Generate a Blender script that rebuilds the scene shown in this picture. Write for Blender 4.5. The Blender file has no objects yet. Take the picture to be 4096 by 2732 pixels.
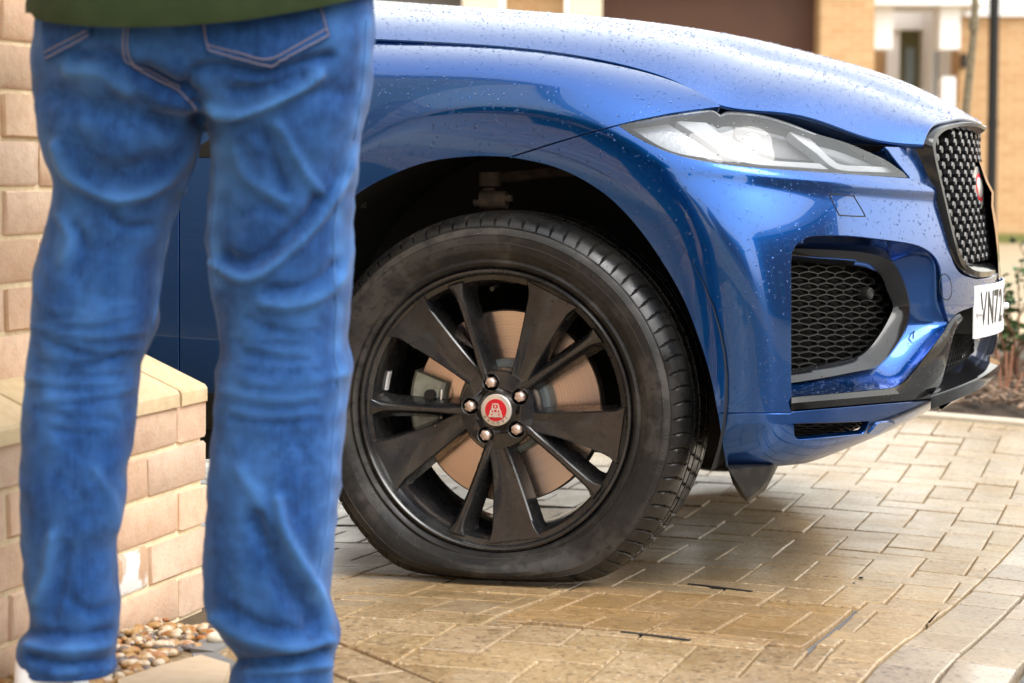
import bpy, bmesh, math, random
import numpy as np
from mathutils import Vector, Matrix, geometry, kdtree
from mathutils.bvhtree import BVHTree
random.seed(7); np.random.seed(7)
sc = bpy.context.scene
PI = math.pi

# ------------------------------------------------------------------ camera
F = 2200.; CX = 512.; CY = 341.5; HZN = 180.
C = np.array([1.2539, -3.9770, .77])
PIT = math.atan((CY-HZN)/F); PSI = math.radians(17.5)-math.atan(19/F/math.cos(PIT))
FW = np.array([-math.sin(PSI)*math.cos(PIT), math.cos(PSI)*math.cos(PIT), -math.sin(PIT)])
RT = np.array([math.cos(PSI), math.sin(PSI), 0.]); UP = np.cross(RT, FW)
HF = np.array([-math.sin(PSI), math.cos(PSI), 0.])          # level forward direction
cd = bpy.data.cameras.new('camera'); cam = bpy.data.objects.new('camera', cd); sc.collection.objects.link(cam)
cam.matrix_world = Matrix([[RT[0], UP[0], -FW[0], C[0]], [RT[1], UP[1], -FW[1], C[1]], [RT[2], UP[2], -FW[2], C[2]], [0, 0, 0, 1]])
cd.sensor_width = 36; cd.sensor_fit = 'HORIZONTAL'; cd.lens = F/1024*36; cd.clip_end = 600; cd.clip_start = .05
cd.dof.use_dof = True; cd.dof.focus_distance = 4.2; cd.dof.aperture_fstop = 5.0
sc.camera = cam

# ------------------------------------------------------------------ sky, sun, exposure (bright overcast, drizzle)
w = bpy.data.worlds.new('World'); sc.world = w; w.use_nodes = True
nt = w.node_tree; bg = nt.nodes['Background']
sky = nt.nodes.new('ShaderNodeTexSky'); sky.sky_type = 'NISHITA'; sky.sun_disc = False
SUN_EL, SUN_AZ = 52., 108.        # azimuth measured clockwise from +Y
sky.sun_elevation = math.radians(SUN_EL); sky.sun_rotation = math.radians(SUN_AZ); sky.dust_density = 2.2; sky.air_density = 3
hs = nt.nodes.new('ShaderNodeHueSaturation'); hs.inputs['Saturation'].default_value = .22
nt.links.new(sky.outputs[0], hs.inputs['Color']); nt.links.new(hs.outputs[0], bg.inputs[0]); bg.inputs[1].default_value = .15
sd = bpy.data.lights.new('sun', 'SUN'); sun = bpy.data.objects.new('sun', sd); sc.collection.objects.link(sun)
sd.energy = .6; sd.angle = math.radians(35); sd.color = (1, .98, .96)
_d = Vector((math.sin(math.radians(SUN_AZ))*math.cos(math.radians(SUN_EL)), math.cos(math.radians(SUN_AZ))*math.cos(math.radians(SUN_EL)), math.sin(math.radians(SUN_EL))))
sun.rotation_euler = _d.to_track_quat('Z', 'Y').to_euler(); sun.location = (4, -6, 8)
sc.view_settings.view_transform = 'Standard'; sc.view_settings.look = 'None'; sc.view_settings.gamma = 1
sc.view_settings.exposure = 1.55
sc.render.film_transparent = False
sc.cycles.max_bounces = 6; sc.cycles.diffuse_bounces = 3; sc.cycles.glossy_bounces = 4; sc.cycles.transmission_bounces = 4; sc.cycles.transparent_max_bounces = 10

# ------------------------------------------------------------------ pixel <-> place helpers (used while measuring the place)
def ray(x, y): return FW+RT*(x-CX)/F-UP*(y-CY)/F
def at(x, y, Y=None, Z=None, D=None):
    v = ray(x, y)
    if Y is not None: t = (Y-C[1])/v[1]
    elif Z is not None: t = (Z-C[2])/v[2]
    else: t = D/(v@HF)
    return C+t*v
def px(P):
    Q = np.asarray(P)-C; d = Q@FW
    return np.stack([CX+F*(Q@RT)/d, CY-F*(Q@UP)/d], -1)
def gz(X, Y):
    y = np.clip(Y, -.5, 3.0); x = np.clip(X, -.8, 1.2)
    return -.0622*y+.0229*y*y-.0331*x*x-.0029*x*y-.001*x
def ground(x, y):
    z = 0.
    for _ in range(12):
        p = at(x, y, Z=z); z = float(gz(p[0], p[1]))
    return p

# ------------------------------------------------------------------ object helpers
def finish(o, mat, parent, **kw):
    sc.collection.objects.link(o)
    if mat is not None: o.data.materials.append(mat)
    if parent is not None:
        o.parent = parent; o.matrix_parent_inverse = Matrix.Translation(-Vector(parent['_o']) if '_o' in parent else (0, 0, 0))
    for k, v in kw.items(): o[k] = v
    return o
def empty(name, loc, **kw):
    o = bpy.data.objects.new(name, None); sc.collection.objects.link(o); o.location = loc; o.empty_display_size = .1
    o['_o'] = list(map(float, loc))
    for k, v in kw.items(): o[k] = v
    return o
def subroot(o, root):
    o['_o'] = [0., 0., 0.]
class MB:
    def __init__(s): s.v = []; s.f = []; s.n = 0
    def add(s, verts, faces):
        b = len(s.v); s.v.extend([tuple(map(float, q)) for q in verts]); s.f.extend([tuple(i+b for i in f) for f in faces]); return s
    def box(s, a, b, M=None):
        (x0, y0, z0), (x1, y1, z1) = a, b
        v = [(x0, y0, z0), (x1, y0, z0), (x1, y1, z0), (x0, y1, z0), (x0, y0, z1), (x1, y0, z1), (x1, y1, z1), (x0, y1, z1)]
        if M is not None: v = [tuple(M @ Vector(q)) for q in v]
        return s.add(v, [(0, 3, 2, 1), (4, 5, 6, 7), (0, 1, 5, 4), (1, 2, 6, 5), (2, 3, 7, 6), (3, 0, 4, 7)])
    def grid(s, R, closed=False, flip=False):
        """rings R[i][j]; faces between them"""
        n, m = len(R), len(R[0]); b = len(s.v)
        for r in R: s.v.extend([tuple(map(float, q)) for q in r])
        for i in range(n-1):
            for j in range(m if closed else m-1):
                k = (j+1) % m; q = (b+i*m+j, b+i*m+k, b+(i+1)*m+k, b+(i+1)*m+j)
                s.f.append(q[::-1] if flip else q)
        return s
    def cap(s, ring, flip=False):
        b = len(s.v); s.v.extend([tuple(map(float, q)) for q in ring]); f = tuple(range(b, b+len(ring))); s.f.append(f[::-1] if flip else f); return s
    def tube(s, pts, rad, seg=8, caps=True):
        P = [Vector(p) for p in pts]; rr = rad if hasattr(rad, '__len__') else [rad]*len(P); R = []
        up = Vector((0, 0, 1)); prev = None
        for i, p in enumerate(P):
            t = (P[min(i+1, len(P)-1)]-P[max(i-1, 0)]).normalized()
            a = t.cross(prev if prev is not None else (up if abs(t.z) < .9 else Vector((1, 0, 0))))
            if prev is not None: a = prev-t*prev.dot(t)
            a.normalize(); b = t.cross(a); prev = a
            R.append([p+(a*math.cos(q)+b*math.sin(q))*rr[i] for q in [2*PI*k/seg for k in range(seg)]])
        s.grid(R, closed=True)
        if caps: s.cap(R[0], True); s.cap(R[-1])
        return s
    def lathe(s, prof, seg=64, c=(0, 0, 0), a0=0, a1=2*PI):
        """profile (r, y) about the Y axis"""
        full = abs(a1-a0-2*PI) < 1e-6
        A = [a0+(a1-a0)*k/(seg if full else seg-1) for k in range(seg)]
        return s.grid([[(c[0]+r*math.cos(t), c[1]+y, c[2]+r*math.sin(t)) for t in A] for r, y in prof], closed=full)
    def prism(s, poly, f, off):
        """closed polygon of points, extruded by vector off"""
        n = len(poly); b = len(s.v); P = [Vector(p) for p in poly]
        s.v.extend([tuple(p) for p in P]); s.v.extend([tuple(p+Vector(off)) for p in P])
        s.f.append(tuple(range(b, b+n))); s.f.append(tuple(range(b+2*n-1, b+n-1, -1)))
        for i in range(n): j = (i+1) % n; s.f.append((b+j, b+i, b+n+i, b+n+j))
        return s
    def mesh(s, name, smooth=None):
        me = bpy.data.meshes.new(name); me.from_pydata(s.v, [], s.f); me.validate()
        if smooth is not None:
            me.shade_smooth()
            if smooth < 179: me.set_sharp_from_angle(angle=math.radians(smooth))
        return me
    def fixnormals(s): s.n = 1; return s
    def obj(s, name, mat, parent=None, smooth=None, recalc=False, **kw):
        me = s.mesh(name, None)
        if recalc:
            bm = bmesh.new(); bm.from_mesh(me); bmesh.ops.remove_doubles(bm, verts=bm.verts, dist=1e-5); bmesh.ops.recalc_face_normals(bm, faces=bm.faces); bm.to_mesh(me); bm.free()
        if smooth is not None:
            me.shade_smooth()
            if smooth < 179: me.set_sharp_from_angle(angle=math.radians(smooth))
        return finish(bpy.data.objects.new(name, me), mat, parent, **kw)
def bevel_box(name, a, b, bev, seg=1):
    bm = bmesh.new(); m = MB().box(a, b).mesh(name); bm.from_mesh(m)
    bmesh.ops.bevel(bm, geom=list(bm.edges), offset=bev, segments=seg, affect='EDGES', profile=.6)
    bm.to_mesh(m); bm.free(); return m
def cat(pts, n=8, closed=False):
    """Catmull-Rom curve through points"""
    P = np.asarray(pts, float); m = len(P)
    if m < 3: return np.array([P[0]+(P[-1]-P[0])*t for t in np.linspace(0, 1, n+1)])
    out = []
    for i in range(m if closed else m-1):
        if closed: p0, p1, p2, p3 = P[i-1], P[i], P[(i+1) % m], P[(i+2) % m]
        else: p0, p1, p2, p3 = P[max(i-1, 0)], P[i], P[i+1], P[min(i+2, m-1)]
        for k in range(n):
            t = k/n; out.append(.5*((2*p1)+(p2-p0)*t+(2*p0-5*p1+4*p2-p3)*t*t+(3*p1-p0-3*p2+p3)*t**3))
    if not closed: out.append(P[-1])
    return np.array(out)
def resample(P, n):
    P = np.asarray(P, float); d = np.r_[0, np.cumsum(np.linalg.norm(np.diff(P, axis=0), axis=1))]
    t = np.linspace(0, d[-1], n); return np.stack([np.interp(t, d, P[:, k]) for k in range(P.shape[1])], 1)
def inside(pt, poly):
    x, y = pt; r = False; n = len(poly)
    for i in range(n):
        x0, y0 = poly[i]; x1, y1 = poly[i-1]
        if (y0 > y) != (y1 > y) and x < (x1-x0)*(y-y0)/(y1-y0)+x0: r = not r
    return r

def insidev(P, poly):
    P = np.asarray(P, float); poly = np.asarray(poly, float); r = np.zeros(len(P), bool); x, y = P[:, 0], P[:, 1]
    for (x0, y0), (x1, y1) in zip(poly, np.roll(poly, 1, axis=0)):
        if y0 == y1: continue
        m_ = ((y0 > y) != (y1 > y)) & (x < (x1-x0)*(y-y0)/(y1-y0)+x0); r ^= m_
    return r
# ------------------------------------------------------------------ materials
def mat(name, col, rough=.5, metal=0., spec=.5, coat=0., coatr=.03, noise=None, bump=None, rnd=0., rvar=None, **kw):
    """noise=(scale, amount, colour2[, detail]); bump=(scale, strength, dist); rnd = per object value variation"""
    m = bpy.data.materials.new(name); m.use_nodes = True; n = m.node_tree; b = n.nodes['Principled BSDF']; L = n.links.new
    b.inputs['Roughness'].default_value = rough; b.inputs['Metallic'].default_value = metal; b.inputs['Specular IOR Level'].default_value = spec
    b.inputs['Coat Weight'].default_value = coat; b.inputs['Coat Roughness'].default_value = coatr
    geo = n.nodes.new('ShaderNodeNewGeometry'); src = None
    rgb = n.nodes.new('ShaderNodeRGB'); rgb.outputs[0].default_value = (*col, 1); src = rgb.outputs[0]
    def tex(scale, detail=4, typ='Object', dist=0):
        t = n.nodes.new('ShaderNodeTexNoise'); t.inputs['Scale'].default_value = scale; t.inputs['Detail'].default_value = detail; t.inputs['Distortion'].default_value = dist
        L(geo.outputs['Position'], t.inputs['Vector']); return t
    for nz in ([noise] if noise and not isinstance(noise, list) else (noise or [])):
        t = tex(nz[0], nz[3] if len(nz) > 3 else 5); mx = n.nodes.new('ShaderNodeMix'); mx.data_type = 'RGBA'
        mr = n.nodes.new('ShaderNodeMapRange'); lo = nz[4] if len(nz) > 4 else .4; hi = nz[5] if len(nz) > 5 else .62
        mr.inputs[1].default_value = lo; mr.inputs[2].default_value = hi; mr.inputs[4].default_value = nz[1]
        L(t.outputs[0], mr.inputs[0]); L(mr.outputs[0], mx.inputs[0]); L(src, mx.inputs[6]); mx.inputs[7].default_value = (*nz[2], 1); src = mx.outputs[2]
    if rnd:
        oi = n.nodes.new('ShaderNodeObjectInfo'); h = n.nodes.new('ShaderNodeHueSaturation'); mr = n.nodes.new('ShaderNodeMapRange')
        mr.inputs[3].default_value = 1-rnd; mr.inputs[4].default_value = 1+rnd; L(oi.outputs['Random'], mr.inputs[0]); L(mr.outputs[0], h.inputs['Value'])
        m2 = n.nodes.new('ShaderNodeMapRange'); m2.inputs[3].default_value = 1-rnd*.6; m2.inputs[4].default_value = 1+rnd*.6
        fr = n.nodes.new('ShaderNodeMath'); fr.operation = 'FRACT'; mu = n.nodes.new('ShaderNodeMath'); mu.operation = 'MULTIPLY'; mu.inputs[1].default_value = 17.3
        L(oi.outputs['Random'], mu.inputs[0]); L(mu.outputs[0], fr.inputs[0]); L(fr.outputs[0], m2.inputs[0]); L(m2.outputs[0], h.inputs['Saturation'])
        L(src, h.inputs['Color']); src = h.outputs[0]
    L(src, b.inputs['Base Color'])
    if rvar:
        t = tex(rvar[0], 4); mr = n.nodes.new('ShaderNodeMapRange'); mr.inputs[1].default_value = .35; mr.inputs[2].default_value = .65; mr.inputs[3].default_value = rvar[1]; mr.inputs[4].default_value = rvar[2]
        L(t.outputs[0], mr.inputs[0]); L(mr.outputs[0], b.inputs['Roughness'])
    prev = None
    for bp in ([bump] if bump and not isinstance(bump, list) else (bump or [])):
        t = tex(bp[0], 5); bu = n.nodes.new('ShaderNodeBump'); bu.inputs['Strength'].default_value = bp[1]; bu.inputs['Distance'].default_value = bp[2]
        L(t.outputs[0], bu.inputs['Height'])
        if prev is not None: L(prev.outputs[0], bu.inputs['Normal'])
        prev = bu
    if prev is not None: L(prev.outputs[0], b.inputs['Normal'])
    for k, v in kw.items(): b.inputs[k.replace('_', ' ')].default_value = v
    return m
M = {}
M['paint'] = mat('blue_metallic_paint', (.001, .070, .30), rough=.23, metal=.92, coat=1., coatr=.012, bump=(900, .02, .0005), Coat_IOR=1.52)
M['gloss_black'] = mat('gloss_black_plastic', (.008, .008, .009), rough=.10, spec=.45)
M['black'] = mat('black_plastic', (.008, .008, .008), rough=.5, noise=(30, .4, (.016, .015, .013)))
M['dark'] = mat('dark_cavity', (.006, .006, .006), rough=.8)
M['satin'] = mat('satin_black_alloy', (.010, .010, .0115), rough=.28, spec=.5, noise=[(14, .5, (.030, .028, .026)), (90, .6, (.005, .005, .005), 3, .58, .66)], rvar=(30, .18, .34), coat=.5, coatr=.08)
M['rubber'] = mat('tyre_rubber', (.014, .0135, .0135), rough=.6, spec=.35, noise=[(7, .9, (.048, .043, .040), 8, .46, .58), (26, .7, (.010, .0095, .0095), 6, .5, .6), (120, .5, (.050, .045, .042), 5, .6, .7), (70, .7, (.008, .008, .008), 4, .56, .66)], bump=[(240, .12, .0008)], rvar=(12, .34, .68))
M['tread'] = mat('tread_rubber', (.006, .006, .0065), rough=.35, spec=.4, noise=(14, .6, (.022, .020, .018)), rvar=(16, .18, .5))
M['disc'] = mat('brake_disc_steel', (.74, .59, .50), rough=.24, metal=1.)
M['hat'] = mat('disc_hat_grey', (.18, .21, .22), rough=.5, metal=.5)
M['caliper'] = mat('caliper_grey', (.36, .37, .32), rough=.7, noise=(60, .6, (.25, .24, .18)), bump=(300, .2, .001))
M['nut'] = mat('wheel_nut_metal', (.72, .58, .52), rough=.28, metal=.75)
M['chrome'] = mat('dark_chrome', (.030, .030, .032), rough=.25, metal=.3)
M['silver'] = mat('silver', (.75, .7, .66), rough=.3, metal=.7)
M['red'] = mat('red_enamel', (.55, .008, .02), rough=.3)
M['inkblack'] = mat('black_print', (.01, .01, .01), rough=.4)
M['plate'] = mat('white_number_plate', (.82, .82, .83), rough=.35)
M['lampgrey'] = mat('lamp_housing', (.17, .175, .185), rough=.3, metal=.3)
M['lampwhite'] = mat('lamp_light_guide', (.42, .43, .45), rough=.3)
M['lampclear'] = mat('lamp_reflector', (.30, .31, .33), rough=.25, metal=.4, bump=(120, .3, .002))
M['rust'] = mat('rusty_steel', (.07, .048, .034), rough=.8, noise=(40, .8, (.025, .018, .014)))

def radial(m, axis='Y', an=.85):
    n = m.node_tree; t = n.nodes.new('ShaderNodeTangent'); t.direction_type = 'RADIAL'; t.axis = axis; b = n.nodes['Principled BSDF']; b.inputs['Anisotropic'].default_value = an; n.links.new(t.outputs[0], b.inputs['Tangent'])
radial(M['disc'])
def rings(m, c, dark):
    # machined rings: colour varies with the distance from the hub only
    n = m.node_tree; b = n.nodes['Principled BSDF']; L = n.links.new; g_ = n.nodes.new('ShaderNodeNewGeometry'); s_ = n.nodes.new('ShaderNodeVectorMath'); s_.operation = 'MULTIPLY_ADD'; s_.inputs[1].default_value = (1, 0, 1); s_.inputs[2].default_value = (-c[0], 0, -c[2])
    l_ = n.nodes.new('ShaderNodeVectorMath'); l_.operation = 'LENGTH'; t = n.nodes.new('ShaderNodeTexNoise'); t.noise_dimensions = '1D'; t.inputs['Scale'].default_value = 620; t.inputs['Detail'].default_value = 2
    L(g_.outputs['Position'], s_.inputs[0]); L(s_.outputs[0], l_.inputs[0]); L(l_.outputs['Value'], t.inputs['W']); mr = n.nodes.new('ShaderNodeMapRange'); mr.inputs[1].default_value = .35; mr.inputs[2].default_value = .68
    mx = n.nodes.new('ShaderNodeMix'); mx.data_type = 'RGBA'; mx.inputs[7].default_value = (*dark, 1); L(t.outputs[0], mr.inputs[0]); L(mr.outputs[0], mx.inputs[0]); L(b.inputs['Base Color'].links[0].from_socket, mx.inputs[6]); L(mx.outputs[2], b.inputs['Base Color'])
rings(M['disc'], (0, 0, .331), (.50, .385, .315))
def beads(m, scale, dist, strength, cover):
    # fine standing beads of rain as relief
    n = m.node_tree; b = n.nodes['Principled BSDF']; L = n.links.new; g_ = n.nodes.new('ShaderNodeNewGeometry'); v = n.nodes.new('ShaderNodeTexVoronoi'); v.inputs['Scale'].default_value = scale
    L(g_.outputs['Position'], v.inputs['Vector']); sp = n.nodes.new('ShaderNodeSeparateColor'); L(v.outputs['Color'], sp.inputs[0])
    r_ = n.nodes.new('ShaderNodeMapRange'); r_.inputs[1].default_value = 1-cover; r_.inputs[2].default_value = 1; r_.inputs[3].default_value = 0; r_.inputs[4].default_value = .42; L(sp.outputs[0], r_.inputs[0])
    d_ = n.nodes.new('ShaderNodeMath'); d_.operation = 'SUBTRACT'; L(r_.outputs[0], d_.inputs[0]); L(v.outputs['Distance'], d_.inputs[1]); mx = n.nodes.new('ShaderNodeMath'); mx.operation = 'MAXIMUM'; L(d_.outputs[0], mx.inputs[0]); mx.inputs[1].default_value = 0
    pw = n.nodes.new('ShaderNodeMath'); pw.operation = 'POWER'; pw.inputs[1].default_value = .5; L(mx.outputs[0], pw.inputs[0])
    bu = n.nodes.new('ShaderNodeBump'); bu.inputs['Strength'].default_value = strength; bu.inputs['Distance'].default_value = dist; L(pw.outputs[0], bu.inputs['Height'])
    for k in ('Normal', 'Coat Normal'):
        L(bu.outputs[0], b.inputs[k])
M['paint_wet'] = mat('rain_beaded_blue_paint', (.001, .070, .30), rough=.23, metal=.92, coat=1., coatr=.012, Coat_IOR=1.55); beads(M['paint_wet'], 230, .0016, .8, .6)
beads(M['paint'], 150, .0012, .6, .10)
# lens glass: clear sheet with a sky sheen
def glass_mat(name, tint=(1, 1, 1), rough=.02, f0=.05):
    m = bpy.data.materials.new(name); m.use_nodes = True; n = m.node_tree; L = n.links.new
    n.nodes.remove(n.nodes['Principled BSDF']); out = n.nodes['Material Output']
    tr = n.nodes.new('ShaderNodeBsdfTransparent'); tr.inputs[0].default_value = (*tint, 1)
    gl = n.nodes.new('ShaderNodeBsdfGlossy'); gl.inputs['Roughness'].default_value = rough
    lw = n.nodes.new('ShaderNodeLayerWeight'); lw.inputs[0].default_value = .3
    mr = n.nodes.new('ShaderNodeMapRange'); mr.inputs[3].default_value = f0; mr.inputs[4].default_value = 1
    L(lw.outputs['Fresnel'], mr.inputs[0]); mx = n.nodes.new('ShaderNodeMixShader')
    L(mr.outputs[0], mx.inputs[0]); L(tr.outputs[0], mx.inputs[1]); L(gl.outputs[0], mx.inputs[2]); L(mx.outputs[0], out.inputs[0]); return m
M['lens'] = glass_mat('lamp_lens', (.93, .94, .95))
M['window'] = mat('dark_window_glass', (.02, .022, .025), rough=.05, spec=.8)

# ------------------------------------------------------------------ car body side: a cubic B-spline sheet from tail to nose
plan = [(-3.9, .5), (-3.6, .12), (-2.8, .03), (-1.8, .01), (-1.1, .004), (-.65, 0), (-.3, -.004), (0, -.006), (.22, 0), (.37, .008), (.47, .033), (.55, .082), (.615, .15), (.672, .24), (.722, .345), (.765, .45), (.803, .56), (.834, .68), (.857, .81), (.867, .95), (.867, 1.10), (.857, 1.24), (.83, 1.38)]
PL = np.array(plan)
tg = np.gradient(PL, axis=0); tg /= np.linalg.norm(tg, axis=1)[:, None]
PN = np.stack([tg[:, 1], -tg[:, 0]], 1)
TX = [-3.9, -1.1, -.65, -.3, 0, .22, .37, .47, .55, .615, .672, .722, .765, .803]
TZ = [1.06, 1.08, 1.075, 1.05, 1.027, .99, .945, .925, .91, .895, .885, .875, .872, .872]
rows = []
for k, (x, y) in enumerate(plan):
    T = float(np.interp(min(x, .803), TX, TZ)) if y < 1.2 else .875
    fr = float(np.clip((x-.25)/.45, 0, 1)) if k > 6 else 0.        # 0 on the flank, 1 on the nose
    zb = .235+.10*float(np.clip((y-.12)/.7, 0, 1)) if k > 8 else (.235 if x > -.5 else .30)
    side = [(.16, zb-.06), (.045, zb-.012), (.008, zb+.05), (.0, .42), (-.004, .56), (.0, .70), (.012, T-.19), (.04, T-.10), (.085, T-.045), (.16, T-.010), (.26, T+.015), (.40, T+.03), (.55, T+.05)]
    nose = [(.16, zb-.06), (.05, zb-.012), (.010, zb+.05), (.0, .42), (-.002, .52), (.004, .62), (.016, .70), (.032, .77), (.05, .82), (.07, T-.01), (.10, T+.012), (.16, T+.025), (.26, T+.03)]
    col = []
    for (i0, z0), (i1, z1) in zip(side, nose):
        i, z = i0*(1-fr)+i1*fr, z0*(1-fr)+z1*fr
        col.append((x-PN[k, 0]*i, y-PN[k, 1]*i, z))
    rows.append(col)
NET = np.array(rows)
def bsw(t):
    return np.stack([(1-t)**3/6, (3*t**3-6*t*t+4)/6, (-3*t**3+3*t*t+3*t+1)/6, t**3/6], -1)
def sheet0(u, v):
    n, m = NET.shape[:2]; u = np.clip(u, 0, n-3-1e-6); v = np.clip(v, 0, m-3-1e-6)
    i = u.astype(int); j = v.astype(int); a = bsw(u-i); b = bsw(v-j)
    P = np.zeros((len(u), 3))
    for p in range(4):
        for q in range(4): P += (a[:, p]*b[:, q])[:, None]*NET[i+p, j+q]
    return P
ARC = (-.005, .385)
def flare(P):
    X, Y, Z = P.T; r = np.hypot(X-ARC[0], Z-ARC[1])
    edge = .520
    t = np.clip((edge-r)/.085, -.5, 1.2)
    soft = .006
    q = np.log1p(np.exp(np.clip((edge-r)/soft, -40, 40)))*soft            # smooth ramp inside the crease
    out = .022*np.exp(-(np.maximum(r-edge, 0)/.14)**2)-.34*q
    wgt = 1/(1+np.exp((Y-.22)/.03))
    # fade the band towards the bumper foot and the sill
    wgt = wgt*np.clip((Z-.20)/.12, 0, 1)
    ridge = .007*np.exp(-((Z-(.795-.10*np.clip(X-.3, 0, 1)))/.016)**2)*np.clip((X-.30)/.15, 0, 1)
    return out*wgt+ridge
def sheet(u, v, d=0.):
    P = sheet0(u, v); e = 1e-3
    Pu = sheet0(u+e, v)-sheet0(u-e, v); Pv = sheet0(u, v+e)-sheet0(u, v-e)
    N = np.cross(Pu, Pv); N /= np.linalg.norm(N, axis=1)[:, None]+1e-12
    return P+N*(flare(P)-d)[:, None]
def sheetn(u, v, d=0.):
    e = 2e-3; P = sheet(u, v, d)
    N = np.cross(sheet(u+e, v, d)-sheet(u-e, v, d), sheet(u, v+e, d)-sheet(u, v-e, d)); N /= np.linalg.norm(N, axis=1)[:, None]+1e-12
    return P, N
_gu, _gv = np.meshgrid(np.linspace(.02, NET.shape[0]-3.05, 420), np.linspace(.02, NET.shape[1]-3.05, 150), indexing='ij')
_gu, _gv = _gu.ravel(), _gv.ravel(); _P, _N = sheetn(_gu, _gv); _ok = ((C-_P)*_N).sum(1) > .02
if _ok.mean() < .3: print('WARN sheet normals', _ok.mean())
_gu, _gv, _pp = _gu[_ok], _gv[_ok], px(_P[_ok])
_kd = kdtree.KDTree(len(_gu))
for _i, _q in enumerate(_pp): _kd.insert((_q[0], _q[1], 0), _i)
_kd.balance()
def hit(pts, d=0.):
    """sight lines through measured points -> position and normal on the body sheet pushed in by d"""
    pts = np.asarray(pts, float); ix = [_kd.find((p[0], p[1], 0))[1] for p in pts]
    u, v = _gu[ix].copy(), _gv[ix].copy(); e = 1e-3
    for it in range(25):
        r = px(sheet(u, v, d))-pts
        if np.abs(r).max() < .02 or (it > 9 and np.percentile(np.abs(r), 97) < .02): break
        a = (px(sheet(u+e, v, d))-px(sheet(u-e, v, d)))/(2*e); b = (px(sheet(u, v+e, d))-px(sheet(u, v-e, d)))/(2*e)
        det = a[:, 0]*b[:, 1]-a[:, 1]*b[:, 0]; det = np.where(np.abs(det) < 2, np.sign(det+1e-9)*2, det)
        du = (r[:, 0]*b[:, 1]-r[:, 1]*b[:, 0])/det; dv = (a[:, 0]*r[:, 1]-a[:, 1]*r[:, 0])/det
        u = u-np.clip(du, -.4, .4); v = v-np.clip(dv, -.4, .4)
        u = np.clip(u, .02, NET.shape[0]-3.03); v = np.clip(v, .02, NET.shape[1]-3.03)
    P, N = sheetn(u, v, d); return P, N
def outline(segs, step=3.):
    """list of point runs -> closed outline; every run is a smooth curve, corners stay sharp between runs"""
    out = []
    for s in segs:
        q = cat(s, 10) if len(s) > 2 else np.asarray(s, float)
        L_ = np.linalg.norm(np.diff(q, axis=0), axis=1).sum(); q = resample(q, max(2, int(L_/step)+1))
        out.extend(q[:-1] if np.linalg.norm(q[0]-q[-1]) > 1e-6 else q)
        last = q[-1]
        if s is segs[-1] and np.linalg.norm(last-out[0]) > .5: out.append(last)
    res = [out[0]]
    for p in out[1:]:
        if np.linalg.norm(p-res[-1]) > .6: res.append(p)
    if np.linalg.norm(res[0]-res[-1]) < .6: res.pop()
    return np.array(res)
def panel(name, O, m, parent, d=0., step=4., skirt=.014, holes=(), lip=.0022, **kw):
    """body panel: outline filled, laid on the body sheet, with rounded returned edges"""
    loops = [O]+[np.asarray(h) for h in holes]; V = []; E = []
    for lp in loops:
        b = len(V); V += [tuple(p) for p in lp]; E += [(b+i, b+(i+1) % len(lp)) for i in range(len(lp))]
    nb = len(V); lo, hi = O.min(0), O.max(0)
    for i, x in enumerate(np.arange(lo[0], hi[0], step)):
        for y in np.arange(lo[1]+(step/2 if i % 2 else 0), hi[1], step*.9): V.append((x, y))
    keep = list(V[:nb]); BP = np.array(V[:nb]); cand = np.array(V[nb:])
    if len(cand):
        okc = insidev(cand, O)
        for h in holes: okc &= ~insidev(cand, h)
        cand = cand[okc]; kb = kdtree.KDTree(nb)
        for i, p in enumerate(BP): kb.insert((p[0], p[1], 0), i)
        kb.balance(); keep += [tuple(p) for p in cand if kb.find((p[0], p[1], 0))[2] > step*.5]
    r = geometry.delaunay_2d_cdt([Vector(p) for p in keep], E, [], 1, 1e-5)
    vv = np.array([(p.x, p.y) for p in r[0]]); tris = [f for f in r[2]]
    cen_ = np.array([vv[list(f)].mean(0) for f in tris]); okc = insidev(cen_, O)
    for h in holes: okc &= ~insidev(cen_, h)
    ok = [tuple(f) for f, k_ in zip(tris, okc) if k_]
    P, N = hit(vv, d)
    verts = [tuple(p) for p in P]; norms = [n for n in N]; faces = []
    for f in ok:
        a, b, c = (P[i] for i in f); nn = np.cross(b-a, c-a)
        faces.append(f if nn@N[f[0]] > 0 else f[::-1])
    cnt = {}
    for f in faces:
        for i in range(3): e = (f[i], f[(i+1) % 3]); cnt[e] = 1
    bnd = [e for e in cnt if (e[1], e[0]) not in cnt]
    ring = {}
    for (i, j) in bnd:                                             # outward direction at every edge vertex
        t = P[j]-P[i]; o = np.cross(t, N[i]); o /= np.linalg.norm(o)+1e-12
        for k in (i, j): ring[k] = ring.get(k, 0)+o
    lev = []
    for dd, oo, blend in ((0, 0, .35), (lip*.5, lip*.5, .75), (lip*1.6, lip*.6, 1.), (skirt, lip*.2, 1.)):
        mp = {}
        for k, o in ring.items():
            on = o/(np.linalg.norm(o)+1e-12); mp[k] = len(verts); verts.append(tuple(P[k]-N[k]*dd+on*oo)); norms.append(N[k]*(1-blend)+on*blend)
        lev.append(mp)
    for a, b in zip(lev[:-1], lev[1:]):
        for (i, j) in bnd: faces.append((a[j], a[i], b[i], b[j]))
    me = bpy.data.meshes.new(name); me.from_pydata(verts, [], faces); me.shade_smooth()
    nn = np.array(norms); nn /= np.linalg.norm(nn, axis=1)[:, None]+1e-12
    me.normals_split_custom_set_from_vertices([tuple(q) for q in nn])
    return finish(bpy.data.objects.new(name, me), m, parent, **kw)
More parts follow.
